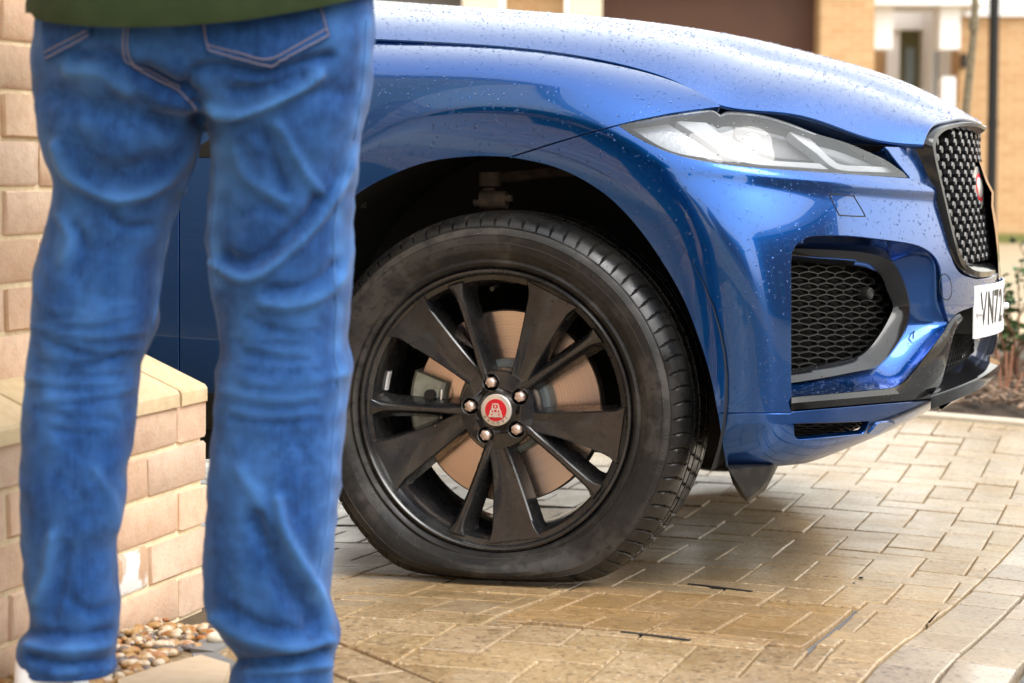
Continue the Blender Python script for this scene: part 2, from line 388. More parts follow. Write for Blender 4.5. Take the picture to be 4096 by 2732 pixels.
def loft(name, lines, m, parent, closed=False, smooth=40, n=90, flip=False, **kw):
    """lines: [(outline points, depth), ...] -> surface through them"""
    R = []
    for L_, d in lines:
        q = resample(np.vstack([L_, L_[:1]]) if closed else L_, n+1)
        if closed: q = q[:-1]
        R.append(hit(q, d)[0])
    return MB().grid(R, closed=closed, flip=flip).obj(name, m, parent, smooth=smooth, **kw)
YC = .95
def mirror(P):
    P = np.asarray(P, float).copy(); dY = YC-P[..., 1]; P[..., 0] += .025*dY*(dY > 0); P[..., 1] = YC+dY; return P
# ------------------------------------------------------------------ the car
car = empty('parked_car', (0, .95, 0), label='blue metallic SUV parked with its front tyre flat beside the brick wall', category='car')
ARCH = [(726, 468), (723, 446), (718, 414), (711.5, 380), (701, 344), (684, 300), (662, 261), (637, 226), (610, 198), (580, 178), (549, 165), (510, 156.8)]
ARCH2 = [(510, 156.8), (475, 156), (431, 161), (392, 174.5), (357, 194), (322, 226), (296, 262), (277, 305), (268, 350), (264, 400)]
SEAM = [(510, 156.4), (562, 140.0), (618, 124.4), (670, 113.0), (720, 105.8)]
SHUT = [(40, 35), (179, 34.5), (300, 36.5), (375, 39.6), (450, 43), (500, 46.9), (538, 51.2), (573, 56.8), (605, 63.2), (637, 70.4), (669, 79.8), (693, 89.5), (712, 99.8), (720, 105.8)]
g = 1.0
fender = panel('front_wing', outline([[(180, 389), (180, 34.5)], [(180, 34.5)]+SHUT[2:], SEAM[::-1], ARCH2, [(264, 400), (180, 389)]]), M['paint'], car, step=4.5)
door = panel('front_door', outline([[(-330, 391), (-330, 36)], [(-330, 36), (178.2, 33.5)], [(178.2, 33.5), (178.2, 388)], [(178.2, 388), (-330, 391)]]), M['paint'], car, step=14)
sill = panel('sill', outline([[(-330, 393), (264, 391)], [(264, 391), (266, 428)], [(266, 428), (-330, 440)], [(-330, 440), (-330, 393)]]), M['black'], car, step=14)
LAMP_B = [(618, 125.6), (634.5, 136.8), (653.5, 146.5), (673, 154), (696, 160), (734, 165.8), (791, 170.3), (849, 174.4), (911, 178.5)]
NOTCH_T = [(792, 252), (798, 242.5), (809, 236.5), (826.6, 235), (852, 235.8), (877.6, 238.6), (906, 242.5), (922, 247), (933.5, 255), (940, 266.5), (942.5, 285), (944, 303), (949, 322.5)]
LEDGE_B = [(791, 397), (845.7, 392.5), (885.6, 388.5), (896.7, 386), (905.5, 379.7), (919, 363.8), (930, 349.4), (941, 335), (949, 322.5)]
GR_OUT_PX = [(926, 135), (928.5, 149), (933.7, 177), (940, 205), (945, 226), (950, 252.5), (955, 266.5), (962.6, 275), (976.7, 279.5)]
bumper = panel('front_bumper', outline([[(510.6, 158.2), (562, 141.9), (618, 126.0)], [(618, 126.0)]+LAMP_B[1:], [(911, 178.5), (898, 163), (886, 147)], [(886, 147), (905, 147.5), (925, 149.5)], [(928.5, 150)]+GR_OUT_PX[2:], [(976.7, 279.5), (990, 278), (998, 273)],
        [(998, 273), (993, 284), (975, 290)], [(975, 290), (974, 306)], [(974, 306), (969, 308), (958, 312.5), (951.5, 319.5), (949, 322.5)], NOTCH_T[::-1], [(792, 252), (791, 262)], [(791, 262), (791, 412.4)], [(791, 412.4), (718, 412.4)], ARCH[2:]]), M['paint'], car, step=4.)
# recess round the side intake, frame, ledge
FR_O = [(791, 247.5), (821.8, 248.6), (853.7, 250.5), (877.6, 254.5), (890, 259.3), (898, 268), (905.5, 284), (910, 301.6), (910, 316), (904.7, 333.5), (893.6, 351), (884, 362), (874.4, 368.6), (852, 373.3), (821.8, 379), (791, 383.7)]
FR_I = [(791, 261.5), (822, 264), (853.7, 267), (871, 271), (880, 277.6), (885.6, 292), (891, 304.8), (890, 312), (882, 327), (871, 343), (861.7, 352.6), (852, 357.4), (822, 363.8), (791, 369.3)]
def ext(L_, dx=-14):
    L_ = [list(p) for p in L_]; return [[L_[0][0]+dx, L_[0][1]]]+L_+[[L_[-1][0]+dx, L_[-1][1]]]
fo = cat(ext(FR_O), 6); fi = cat(ext(FR_I), 6)
top_out = np.vstack([[(778, 251)], cat([(791, 254)]+NOTCH_T[:-1], 6), cat(LEDGE_B[::-1], 6), [(778, 398)]])
fo_r, fi_r, to_r = resample(fo, 120), resample(fi, 120), resample(top_out, 120)
# match rings by angle about the intake centre so that the walls do not shear
def byangle(L_, n=120, c=(835, 318)):
    q = resample(L_, 900); a = np.unwrap(np.arctan2(q[:, 1]-c[1], q[:, 0]-c[0])); t = np.linspace(a[0], a[-1], n)
    o = np.argsort(a); return np.stack([np.interp(t, a[o], q[o, 0]), np.interp(t, a[o], q[o, 1])], 1)
to_a, fo_a, fi_a = byangle(top_out), byangle(fo), byangle(fi)
mid_a = to_a*.45+fo_a*.55
loft('intake_recess', [(to_a, .0012), (to_a*.93+fo_a*.07, .007), (mid_a, .034), (fo_a, .052)], M['paint'], bumper, n=119, smooth=60)
loft('intake_frame', [(fo_a, .052), (fo_a*.94+fi_a*.06, .043), (fo_a*.5+fi_a*.5, .052), (fo_a*.1+fi_a*.9, .064), (fi_a, .075), (fi_a, .11)], M['gloss_black'], bumper, n=119, smooth=35)
# side intake lattice: stretched hexagon bars over a dark back
def lattice(name, poly, d, cw, ch, barw, depth, mtl, parent):
    """poly in pixels; cells cw x ch metres laid along the body sheet"""
    lo, hi = np.array(poly).min(0), np.array(poly).max(0)
    gx = np.linspace(lo[0], hi[0], 60); ym = (lo[1]+hi[1])/2
    mid = hit(np.stack([gx, np.full(60, ym)], 1), d)[0]; s = np.r_[0, np.cumsum(np.linalg.norm(np.diff(mid, axis=0), axis=1))]
    zz = hit(np.stack([np.full(40, (lo[0]+hi[0])/2), np.linspace(lo[1], hi[1], 40)], 1), d)[0]; h = np.linalg.norm(np.diff(zz, axis=0), axis=1).sum()
    def P(a, b): return (np.interp(a, s, gx), lo[1]+(hi[1]-lo[1])*b/h)
    mb = MB(); segs = []
    nr = int(h/ch)+2; ncol = int(s[-1]/cw)+2
    for r_ in range(-1, nr+1):
        for c_ in range(-1, ncol+1):
            x0 = (c_+(.5 if r_ % 2 else 0))*cw; y0 = r_*ch
            # upper edges of a flat hexagon: left slope, right slope, and the short upright
            segs.append(((x0, y0+ch*.22), (x0+cw*.16, y0)))
            segs.append(((x0+cw*.16, y0), (x0+cw*.5, y0-ch*.22+.0)))
            segs.append(((x0+cw*.5, y0-ch*.22), (x0+cw*.84, y0)))
            segs.append(((x0+cw*.84, y0), (x0+cw, y0+ch*.22)))
            segs.append(((x0, y0+ch*.22), (x0, y0+ch*.78)))
    A = []; 
    for a, b in segs:
        pa, pb = P(*a), P(*b)
        if inside(((pa[0]+pb[0])/2, (pa[1]+pb[1])/2), poly): A.append((pa, pb))
    Q = np.array([q for ab in A for q in ab]); W_, N_ = hit(Q, d)
    for k in range(0, len(W_), 2):
        a, b, n = W_[k], W_[k+1], N_[k]; t = b-a; t /= np.linalg.norm(t)+1e-9; sd_ = np.cross(t, n)*barw
        a, b = a-t*barw*.6, b+t*barw*.6
        mb.add([a-sd_, a+sd_, b+sd_, b-sd_, a-sd_*1.4-n*depth, a+sd_*1.4-n*depth, b+sd_*1.4-n*depth, b-sd_*1.4-n*depth], [(0, 1, 2, 3), (0, 4, 5, 1), (1, 5, 6, 2), (2, 6, 7, 3), (3, 7, 4, 0)])
    return mb.obj(name, mtl, parent, kind='stuff', recalc=False)
lattice('intake_lattice', [tuple(p) for p in fi], .086, .058, .0112, .0011, .012, M['black'], bumper)
panel('intake_back', outline([[(774, 255), (860, 258), (900, 290)], [(900, 290), (905, 320), (870, 365)], [(870, 365), (774, 376)], [(774, 376), (774, 255)]]), M['dark'], bumper, d=.105, step=12, skirt=.004)
# parking sensor, tow eye cover, washer cover
def knob(name, c, rad, d0, h, mtl, parent, ring=True):
    P, N = hit([c], d0); n = Vector(N[0]); q = n.to_track_quat('Y', 'Z').to_matrix().to_4x4(); q.translation = Vector(P[0])
    mb = MB().lathe([(0.0001, h), (rad*.55, h), (rad*.6, h*.9), (rad*.68, h), (rad*.9, h*.95), (rad, h*.7), (rad, -.01)], 20)
    mb.v = [tuple(q @ Vector(v)) for v in mb.v]; return mb.obj(name, mtl, parent, smooth=40, recalc=True)
knob('parking_sensor', (865.6, 293.6), .0125, .082, .012, M['black'], bumper)
def cover(name, L_, mtl, grow=.0012):
    """a seam groove with a flush lid set in the bumper"""
    q = np.array(L_); P, N = hit(q, -.0004); o = P.mean(0); R = [P, P+N*.0012*0, o+(P-o)*.93+N*.0006, o+(P-o)*.5+N*.0009]
    b = MB().grid([o+(P-o)*1.0-N*.002, o+(P-o)*.985+N*.0014, o+(P-o)*.93+N*.0016], closed=True); b.cap(o+(P-o)*.93+N*.0016)
    return b.obj(name, mtl, bumper, smooth=50)
tow = cat([(831.5, 194), (852.6, 196), (855, 198), (864.5, 214), (863, 216.3), (841, 215.2), (838.5, 213), (830.3, 196)], 4, closed=True)
k_ = np.array([[845+(p[0]-845)*1.06, 205+(p[1]-205)*1.08] for p in tow])
def groove(name, L_, w_=.0011, closed=True):
    P, N = hit(np.array(L_), -.0006); n = len(P); mb = MB(); R0 = []; R1 = []
    for i in range(n):
        t = P[(i+1) % n]-P[i-1]; s = np.cross(t, N[i]); s /= np.linalg.norm(s)+1e-9; R0.append(P[i]-s*w_); R1.append(P[i]+s*w_)
    return mb.grid([R0, R1], closed=closed).obj(name, M['dark'], bumper)
groove('tow_cover_seam', tow)
wa = np.array([(945.8+6.2*math.cos(t)+1.2*math.sin(t), 287+13*math.sin(t)) for t in np.linspace(0, 2*PI, 40, endpoint=False)])
groove('washer_cover_seam', wa, .0009)
# black trim strip and fin below the intake
TRIM_B = [(791, 410.8), (845.7, 406.2), (893.6, 402.2), (935.8, 399)]
tr_t = resample(np.vstack([[(791.6, 397.2)], cat(LEDGE_B, 6)[1:], cat([(949, 322.5), (954, 316.5), (959.5, 313.5)], 5)[1:]]), 100)
tr_b = np.vstack([resample(np.vstack([[(791.6, 411.0)], cat(TRIM_B, 6)[1:]]), 62), resample(cat([(935.8, 399), (939, 391), (943.5, 376), (949.5, 351), (956, 329), (964, 318.5)], 6), 39)[1:]])
loft('black_trim', [(tr_t, .012), (tr_t*.97+tr_b*.03, -.001), (tr_t*.55+tr_b*.45, -.006), (tr_t*.05+tr_b*.95, -.002), (tr_b, .010)], M['gloss_black'], bumper, n=99, smooth=35)
# lower bumper with the small corner grille
HOLE = outline([[(794, 426), (795, 423.6), (830, 422.4), (871, 421)], [(871, 421), (866, 431), (862.5, 434.5)], [(862.5, 434.5), (830, 437.6), (801, 440.2), (796, 438.5), (794, 434), (794, 426)]], 2.)
lower = panel('lower_bumper', outline([[(718.4, 414), (791, 414)], [(791, 414), (791.5, 412.3)], [(791.5, 412.3), (845, 407.7), (893, 403.7), (934.5, 400.6)], [(934.5, 400.6), (934, 410)], [(934, 410), (925.5, 420), (906, 434.5), (877, 447.5), (845, 456.5), (814, 462), (788, 465.3), (760, 467), (727, 467.5)], [(727, 467.5), (723, 446), (718.4, 414)]]), M['paint'], car, step=3.5, holes=[HOLE])
lattice('corner_lattice', [(789, 418), (880, 416), (870, 440), (789, 444)], .03, .05, .013, .0011, .01, M['black'], lower)
panel('corner_back', outline([[(786, 416), (880, 414)], [(880, 414), (872, 441)], [(872, 441), (786, 446)], [(786, 446), (786, 416)]]), M['dark'], lower, d=.045, step=12, skirt=.003)
# boomerang blade next to the corner grille
bo = cat([(866, 434), (872, 427), (877, 422), (890, 420.5), (896, 421.5), (884, 428), (876, 434)], 3, closed=True)
P_, N_ = hit(bo, -.0005); o_ = P_.mean(0)
MB().grid([P_-N_*.003, o_+(P_-o_)*.86+N_*.0035], closed=True).cap(o_+(P_-o_)*.86+N_*.0035).obj('corner_blade', M['paint'], lower, smooth=30)
# dark inner shell behind gaps, lamps and openings, cut round the wheel
uu, vv_ = np.linspace(.3, NET.shape[0]-4.3, 110), np.linspace(1.0, NET.shape[1]-3.3, 40)
mb = MB(); G = np.meshgrid(uu, vv_, indexing='ij'); q = sheet(G[0].ravel(), G[1].ravel(), .115).reshape(110, 40, 3)
for i in range(109):
    for j in range(39):
        c = (q[i, j]+q[i+1, j+1])/2
        if math.hypot(c[0]-ARC[0], c[2]-ARC[1]) < .47 and c[1] < .5: continue
        if c[2] < .30 and c[0] > -.6: continue
        mb.add([q[i, j], q[i+1, j], q[i+1, j+1], q[i, j+1]], [(0, 1, 2, 3)])
mb.obj('inner_shell', M['dark'], car, smooth=180, recalc=True)
# wheel arch liner, floor pan
mb = MB()
A = np.linspace(-.35, PI+.35, 40)
mb.grid([[(ARC[0]+.452*math.cos(t), y, ARC[1]+.452*math.sin(t)) for t in A] for y in (.012, .05, .20, .42)])
mb.cap([(ARC[0]+.452*math.cos(t), .42, ARC[1]+.452*math.sin(t)) for t in A])
mb.obj('arch_liner', M['dark'], car, smooth=60)
MB().box((-3.4, .12, .20), (-.50, 1.78, .30)).box((-.50, .46, .20), (.50, 1.44, .34)).box((.44, .32, .25), (.56, 1.58, .32)).box((.52, .56, .31), (.68, 1.34, .37)).obj('floor_pan', M['dark'], car)
# rest of the car beyond the brick wall: far flank, tail, cabin
uu = np.linspace(.3, NET.shape[0]-5, 60); vv_ = np.linspace(1., NET.shape[1]-3.2, 24); G = np.meshgrid(uu, vv_, indexing='ij')
far = mirror(sheet(G[0].ravel(), G[1].ravel())).reshape(60, 24, 3)
mb = MB()
for i in range(59):
    for j in range(23):
        c = (far[i, j]+far[i+1, j+1])/2
        if math.hypot(c[0]-.09, c[2]-ARC[1]) < .44 or math.hypot(c[0]+2.87, c[2]-ARC[1]) < .44: continue
        mb.add([far[i, j], far[i, j+1], far[i+1, j+1], far[i+1, j]], [(0, 1, 2, 3)])
mb.obj('body_side', M['paint'], car, smooth=180, recalc=True)
rear = sheet(np.linspace(.3, 5.2, 40).repeat(20), np.tile(np.linspace(1.2, NET.shape[1]-3.2, 20), 40)).reshape(40, 20, 3)
mb = MB()
for i in range(39):
    for j in range(19):
        c = (rear[i, j]+rear[i+1, j+1])/2
        if c[0] > -1.62 or math.hypot(c[0]+2.87, c[2]-ARC[1]) < .44: continue
        mb.add([rear[i, j], rear[i+1, j], rear[i+1, j+1], rear[i, j+1]], [(0, 1, 2, 3)])
mb.obj('body_side', M['paint'], car, smooth=180)
cab = [[(-.62, .17, 1.09), (-.62, 1.73, 1.09), (-.62, 1.73, 1.09), (-.62, .17, 1.09)], [(-1.35, .25, 1.08), (-1.35, 1.65, 1.08), (-1.35, 1.45, 1.60), (-1.35, .45, 1.60)], [(-2.2, .22, 1.08), (-2.2, 1.68, 1.08), (-2.2, 1.46, 1.66), (-2.2, .44, 1.66)], [(-3.2, .25, 1.08), (-3.2, 1.65, 1.08), (-3.2, 1.42, 1.6), (-3.2, .48, 1.6)], [(-3.75, .35, 1.05), (-3.75, 1.55, 1.05), (-3.72, 1.5, 1.1), (-3.72, .4, 1.1)]]
MB().grid(cab, closed=True).cap(cab[0]).cap(cab[-1]).obj('cabin', M['window'], car, smooth=30, recalc=True)
MB().box((-3.74, .4, .4), (-3.66, 1.5, 1.06)).obj('tailgate', M['paint'], car)
MB().tube([(-.60, .2, 1.10), (-.58, .6, 1.145), (-.57, .95, 1.15), (-.58, 1.3, 1.145), (-.60, 1.7, 1.10)], .022, 8).obj('wiper_cowl', M['black'], car, smooth=60)
# wing vent behind the wheel arch
panel('wing_vent', outline([[(199, 146), (214, 137)], [(214, 137), (236, 137)], [(236, 137), (232, 157)], [(232, 157), (199, 157)], [(199, 157), (199, 146)]], 2.5), M['gloss_black'], fender, d=-.003, step=4, skirt=.006)

# ------------------------------------------------------------------ bonnet: smooth sheet from the shut line to the centre line
def nat(Y):
    """natural cubic spline second derivatives along axis 0"""
    n = len(Y); A = np.eye(n); B = np.zeros_like(Y)
    for i in range(1, n-1): A[i, i-1:i+2] = (1, 4, 1); B[i] = 6*(Y[i-1]-2*Y[i]+Y[i+1])
    return np.linalg.solve(A, B.reshape(n, -1)).reshape(Y.shape)
def spl(Y, t):
    Mx = nat(Y); i = np.clip(t.astype(int), 0, len(Y)-2); a = (t-i).reshape(-1, *[1]*(Y.ndim-1)); b = 1-a
    return b*Y[i]+a*Y[i+1]+((b**3-b)*Mx[i]+(a**3-a)*Mx[i+1])/6
edge = np.array([(-.95, .165, 1.082), (-.62, .168, 1.073), (-.30, .17, 1.051), (.04, .17, 1.0235), (.298, .18, .9655), (.40, .2, .9135), (.53, .275, .897), (.645, .395, .8555), (.747, .50, .841)])
cen = np.array([(-.95, .95, 1.205), (-.62, .95, 1.187), (-.30, .95, 1.160), (.04, .95, 1.128), (.29, .95, 1.090), (.43, .95, 1.058), (.58, .95, 1.014), (.715, .95, .958), (.822, .95, .893)])
front = np.array([(.747, .50, .841), (.757, .55, .878), (.775, .63, .891), (.789, .71, .898), (.800, .78, .901), (.812, .87, .899), (.822, .95, .893)])
tv = np.array([0, .11, .28, .44, .58, .80, 1.]); gv = np.array([0, .36, .63, .735, .90, .985, 1.])
HN = np.zeros((9, 7, 3))
for i in range(9):
    for j in range(7):
        t = tv[j]; HN[i, j] = edge[i]*(1-t)+cen[i]*t; HN[i, j, 2] = edge[i, 2]+(cen[i, 2]-edge[i, 2])*gv[j]
for j in range(7):
    HN[8, j] = front[j]
    lin = edge[8]*(1-tv[j])+cen[8]*tv[j]; lin[2] = edge[8, 2]+(cen[8, 2]-edge[8, 2])*gv[j]
    HN[7, j] += (front[j]-lin)*.45; HN[6, j] += (front[j]-lin)*.12
NU, NV = 150, 70
a = np.linspace(0, 8, NU); b = np.linspace(0, 6, NV)
S1 = spl(HN, a); hood = np.stack([spl(S1[i], b) for i in range(NU)])
full = np.concatenate([hood, mirror(hood[:, ::-1])[:, 1:]], 1)
nn_ = full.shape[1]
mb = MB(); mb.grid(full, flip=True)
def lipdown(L_, inn):
    L_ = np.asarray(L_); return [L_, L_+np.array([0, 0, -.003])-inn*.001, L_+np.array([0, 0, -.006])+inn*.002, L_+np.array([0, 0, -.008])+inn*.008]
bonnet = mb.obj('bonnet', M['paint_wet'], car, smooth=180)
for L_, inn in ((full[:, 0], np.array([0, 1, 0])), (full[:, -1], np.array([0, -1, 0])), (full[-1], np.array([-1, 0, 0]))):
    MB().grid(lipdown(L_, inn)).obj('bonnet_edge', M['paint'], bonnet, smooth=180)
for o in (bonnet,): HOODTREE = BVHTree.FromPolygons([tuple(p) for p in full.reshape(-1, 3)], [(i*nn_+j, i*nn_+j+1, (i+1)*nn_+j+1, (i+1)*nn_+j) for i in range(NU-1) for j in range(nn_-1)])

# ------------------------------------------------------------------ headlamp
LAMP_T = [(618, 125.2), (657, 117.7), (690, 112.6), (710, 110.3), (716.5, 112.2), (721, 115.5), (727, 112.8), (745, 113.6), (766, 117), (791, 124.4), (816, 134), (845, 142.5), (866, 151), (887, 161), (910, 177.6)]
lamp_o = outline([LAMP_T, [(910, 177.6)]+LAMP_B[::-1][1:]], 2.5)
lens = panel('headlamp', lamp_o, M['lens'], car, d=.002, step=4, skirt=.004)
panel('lamp_seal', np.array([[764+(p[0]-764)*1.005, 148+(p[1]-148)*1.03] for p in lamp_o]), M['gloss_black'], lens, d=.012, step=50, skirt=.03, holes=[np.array([[764+(p[0]-764)*.990, 147.5+(p[1]-147.5)*.955] for p in lamp_o])])
panel('lamp_bowl', np.array([[764+(p[0]-764)*1.0, 147+(p[1]-147)*1.0] for p in lamp_o]), M['lampgrey'], lens, d=.055, step=8, skirt=.01)
D1 = [[(675.3, 120.7), (706.4, 122.8)], [(706.4, 122.8), (720, 133.9), (732.7, 144), (752, 155), (765.9, 160), (790, 162), (819.8, 163.6)], [(819.8, 163.6), (828, 169)], [(828, 169), (790, 166.5), (759, 164.3), (741, 160.8), (724.4, 153.9), (705, 140), (675.3, 120.7)]]
D2 = [[(789.4, 131), (804.6, 133.9)], [(804.6, 133.9), (815.6, 144), (832, 159.4), (843, 165), (870, 166.6), (895.8, 167.7)], [(895.8, 167.7), (900, 172.6)], [(900, 172.6), (870, 171.6), (846, 170.5), (832, 166.4), (815.6, 152.5), (799, 140), (789.4, 131)]]
for D in (D1, D2):
    o = outline(D, 2.); panel('light_guide', o, M['lampwhite'], lens, d=.026, step=4, skirt=.02)
    c0 = o.mean(0); inn = np.array([p+(c0-p)/np.linalg.norm(c0-p)*0 for p in o])
panel('side_reflector', outline([[(629, 126.5), (664, 121.5)], [(664, 121.5), (695, 141), (722, 159.5)], [(722, 159.5), (683, 154.3), (658, 145), (629, 126.5)]], 2.), M['lampclear'], lens, d=.03, step=4, skirt=.02)
panel('lamp_shelf', outline([[(735, 119), (762, 121), (786, 128)], [(786, 128), (808, 146), (826, 161)], [(826, 161), (780, 158), (757, 151), (735, 136)], [(735, 136), (735, 119)]], 3.), mat('lamp_inner_shelf', (.09, .092, .10), rough=.35, metal=.3), lens, d=.048, step=5, skirt=.01)
def ball(c, rad, sx=1, seg=20):
    return [[(c[0]+rad*sx*math.cos(t)*math.sin(q), c[1]+rad*math.sin(t)*math.sin(q), c[2]+rad*math.cos(q)) for t in [2*PI*k/seg for k in range(seg)]] for q in [PI*k/10 for k in range(11)]]
pl = hit([(752, 144)], .045)[0][0]
MB().grid(ball(pl, .020), closed=True).obj('projector_lens', mat('projector_glass', (.25, .27, .3), rough=.03, spec=.8), lens, smooth=180)
mb = MB(); rr = []
for q in np.linspace(0, 2*PI, 25)[:-1]: rr.append((752+9*math.cos(q), 144+10*math.sin(q)))
groove_p, groove_n = hit(rr, .04); mb.tube([tuple(p) for p in groove_p]+[tuple(groove_p[0])], .0022, 6, caps=False).obj('projector_ring', M['silver'], lens, smooth=60)

# ------------------------------------------------------------------ grille
go = np.array([(.823, .95, .888), (.815, .87, .893), (.803, .78, .894), (.789, .70, .890), (.770, .60, .881), (.756, .545, .866), (.752, .522, .848), (.756, .523, .82), (.766, .528, .776), (.777, .538, .727), (.788, .55, .677), (.798, .567, .63), (.806, .60, .594), (.818, .65, .572), (.832, .72, .562), (.845, .83, .559), (.851, .95, .558)])
gi = np.array([(.815, .95, .868), (.808, .87, .873), (.795, .77, .873), (.780, .68, .870), (.768, .61, .862), (.762, .57, .848), (.760, .553, .828), (.764, .552, .80), (.773, .556, .757), (.783, .566, .712), (.792, .578, .67), (.802, .60, .635), (.813, .635, .612), (.823, .68, .600), (.832, .74, .594), (.842, .84, .590), (.846, .95, .589)])
def fullring(h): q = cat(h, 5); return np.vstack([q, mirror(q[::-1])[1:-1]])
Go, Gi = fullring(go), fullring(gi)
fwd = np.array([1, 0, 0])
grille = MB().grid([Go+fwd*-.05, Go+fwd*.0, Go*.85+Gi*.15+fwd*.010, Go*.5+Gi*.5+fwd*.012, Go*.12+Gi*.88+fwd*.004, Gi-fwd*.004, Gi-fwd*.045], closed=True).obj('grille', M['gloss_black'], car, smooth=35, recalc=True)
lip_i = [i for i in range(len(Go)) if Go[i, 2] < .60]
back = Gi-fwd*.05
MB().cap(back).obj('grille_back', M['dark'], grille)
# studs: hexagon heads on stems in staggered rows
mb = MB(); ring2 = np.stack([Gi[:, 1], Gi[:, 2]], 1); poly = [tuple(p) for p in ring2]
def gx(y, z):
    """front surface of the grille at (y, z)"""
    yy = y if y < YC else 2*YC-y; zs = gi[:, 2]
    side = np.interp(z, zs[::-1], gi[::-1, 0]); ys = np.interp(z, zs[6:][::-1], gi[6:, 1][::-1]) if z < .82 else .56
    xc = np.interp(z, [.589, .868], [.846, .815]); t = np.clip((yy-ys)/(YC-ys), 0, 1)
    x = side+(xc-side)*(1-(1-t)**1.7)
    return x+(.025*(y-YC) if y > YC else 0)
rz = 0; z = .604
while z < .87:
    y = .56+(.031 if rz % 2 else 0)
    while y < 1.36:
        if inside((y, z), poly) and not math.hypot((y-YC)/.058, (z-.752)/.062) < 1:
            x = gx(y, z)-.006; yy = y-YC
            nrm = Vector((1, .62*yy, .10)).normalized(); q = nrm.to_track_quat('Y', 'Z').to_matrix().to_4x4(); q.translation = Vector((x, y, z))
            hx = MB().lathe([(.0001, .003), (.0078, .003), (.0098, .0005), (.0098, -.009), (.0066, -.011), (.0066, -.045)], 6)
            mb.add([tuple(q @ Vector(v)) for v in hx.v], hx.f)
            mb.box((x-.034, y-.034, z-.0035), (x-.026, y+.034, z+.0035)); 
            mb.box((x-.030, y-.003, z-.016), (x-.022, y+.003, z+.016))
        y += .062
    z += .0163; rz += 1
mb.obj('grille_studs', M['chrome'], grille, kind='stuff', recalc=False)
em = empty('x', (0, 0, 0)); bpy.data.objects.remove(em)
def disc_at(name, c, nrm, prof, m, parent, seg=40):
    q = Vector(nrm).normalized().to_track_quat('Y', 'Z').to_matrix().to_4x4(); q.translation = Vector(c)
    b_ = MB().lathe(prof, seg); b_.v = [tuple(q @ Vector(v)) for v in b_.v]; return b_.obj(name, m, parent, smooth=40, recalc=True)
ec = (gx(YC, .752)-.022, YC-.01, .752); en = (1, -.13, .10)
disc_at('emblem_housing', ec, en, [(.05, -.04), (.052, .004), (.050, .010), (.047, .012)], M['gloss_black'], grille)
disc_at('emblem_rim', ec, en, [(.047, .010), (.046, .014), (.0001, .015)], M['silver'], grille)
disc_at('emblem_field', ec, en, [(.031, .0150), (.030, .0158), (.0001, .0160)], M['red'], grille)
disc_at('emblem_face', ec, en, [(.024, .0158), (.022, .0175), (.012, .0190), (.0001, .0195)], M['silver'], grille, 12)

# ------------------------------------------------------------------ plate, lower opening, splitter
PLX = lambda y: .8725-.0365*((y-.965)/.272)**2
pw = np.linspace(.693, 1.213, 40)
def platez(y, z): return (PLX(y), y, z)
plate = MB().grid([[platez(y, z) for y in pw] for z in (.4385, .549)]).obj('number_plate', M['plate'], car, smooth=180)
mb = MB().grid([[(PLX(y)-.003, y, z) for y in pw] for z in (.4385, .549)], flip=True)
for z in (.4385, .549): mb.grid([[(PLX(y)-.003, y, z) for y in pw], [platez(y, z) for y in pw]])
mb.grid([[(PLX(.693)-.003, .693, z) for z in (.4385, .549)], [(PLX(.693), .693, z) for z in (.4385, .549)]])
mb.obj('plate_edge', M['plate'], plate)
MB().grid([[(PLX(y)-.004, y, z) for y in pw[1:-1]] for z in (.448, .545)], flip=True).grid([[(PLX(y)-.004, y, .448) for y in pw[1:-1]], [(PLX(y)-.05, y, .448) for y in pw[1:-1]]]).grid([[(PLX(pw[1])-.004, pw[1], .448), (PLX(pw[1])-.004, pw[1], .545)], [(PLX(pw[1])-.05, pw[1], .448), (PLX(pw[1])-.05, pw[1], .545)]]).obj('plate_holder', M['black'], plate)
def textmesh(s, size=1., bold=0.):
    cu = bpy.data.curves.new('t', 'FONT'); cu.body = s; cu.size = size; cu.resolution_u = 3; cu.offset = bold; o = bpy.data.objects.new('t', cu); sc.collection.objects.link(o)
    dg = bpy.context.evaluated_depsgraph_get(); dg.update(); me = bpy.data.meshes.new_from_object(o.evaluated_get(dg)); bpy.data.objects.remove(o); bpy.data.curves.remove(cu)
    v = [tuple(p.co) for p in me.vertices]; f = [tuple(p.vertices) for p in me.polygons]; bpy.data.meshes.remove(me); return np.array(v), f
yy = .7265; CH = .072
for ch in 'VN72 S':
    if ch == ' ': yy += .028; continue
    v, f = textmesh(ch, 1., .0 if ch == 'V' else .018); lo, hi = v.min(0), v.max(0); wch = .046
    q = [(PLX(yy+(p[0]-lo[0])/(hi[0]-lo[0])*wch)+.0012, yy+(p[0]-lo[0])/(hi[0]-lo[0])*wch, .463+(p[1]-lo[1])/(hi[1]-lo[1])*CH) for p in v]
    MB().add(q, f).obj('plate_character', M['inkblack'], plate); yy += wch+.0085
for y in (.7095, 1.0, 1.19): disc_at('plate_screw', (PLX(y), y, .492), (1, 0, 0), [(.0075, -.001), (.0075, .008), (.006, .011), (.0001, .012)], M['plate'], plate, 14)
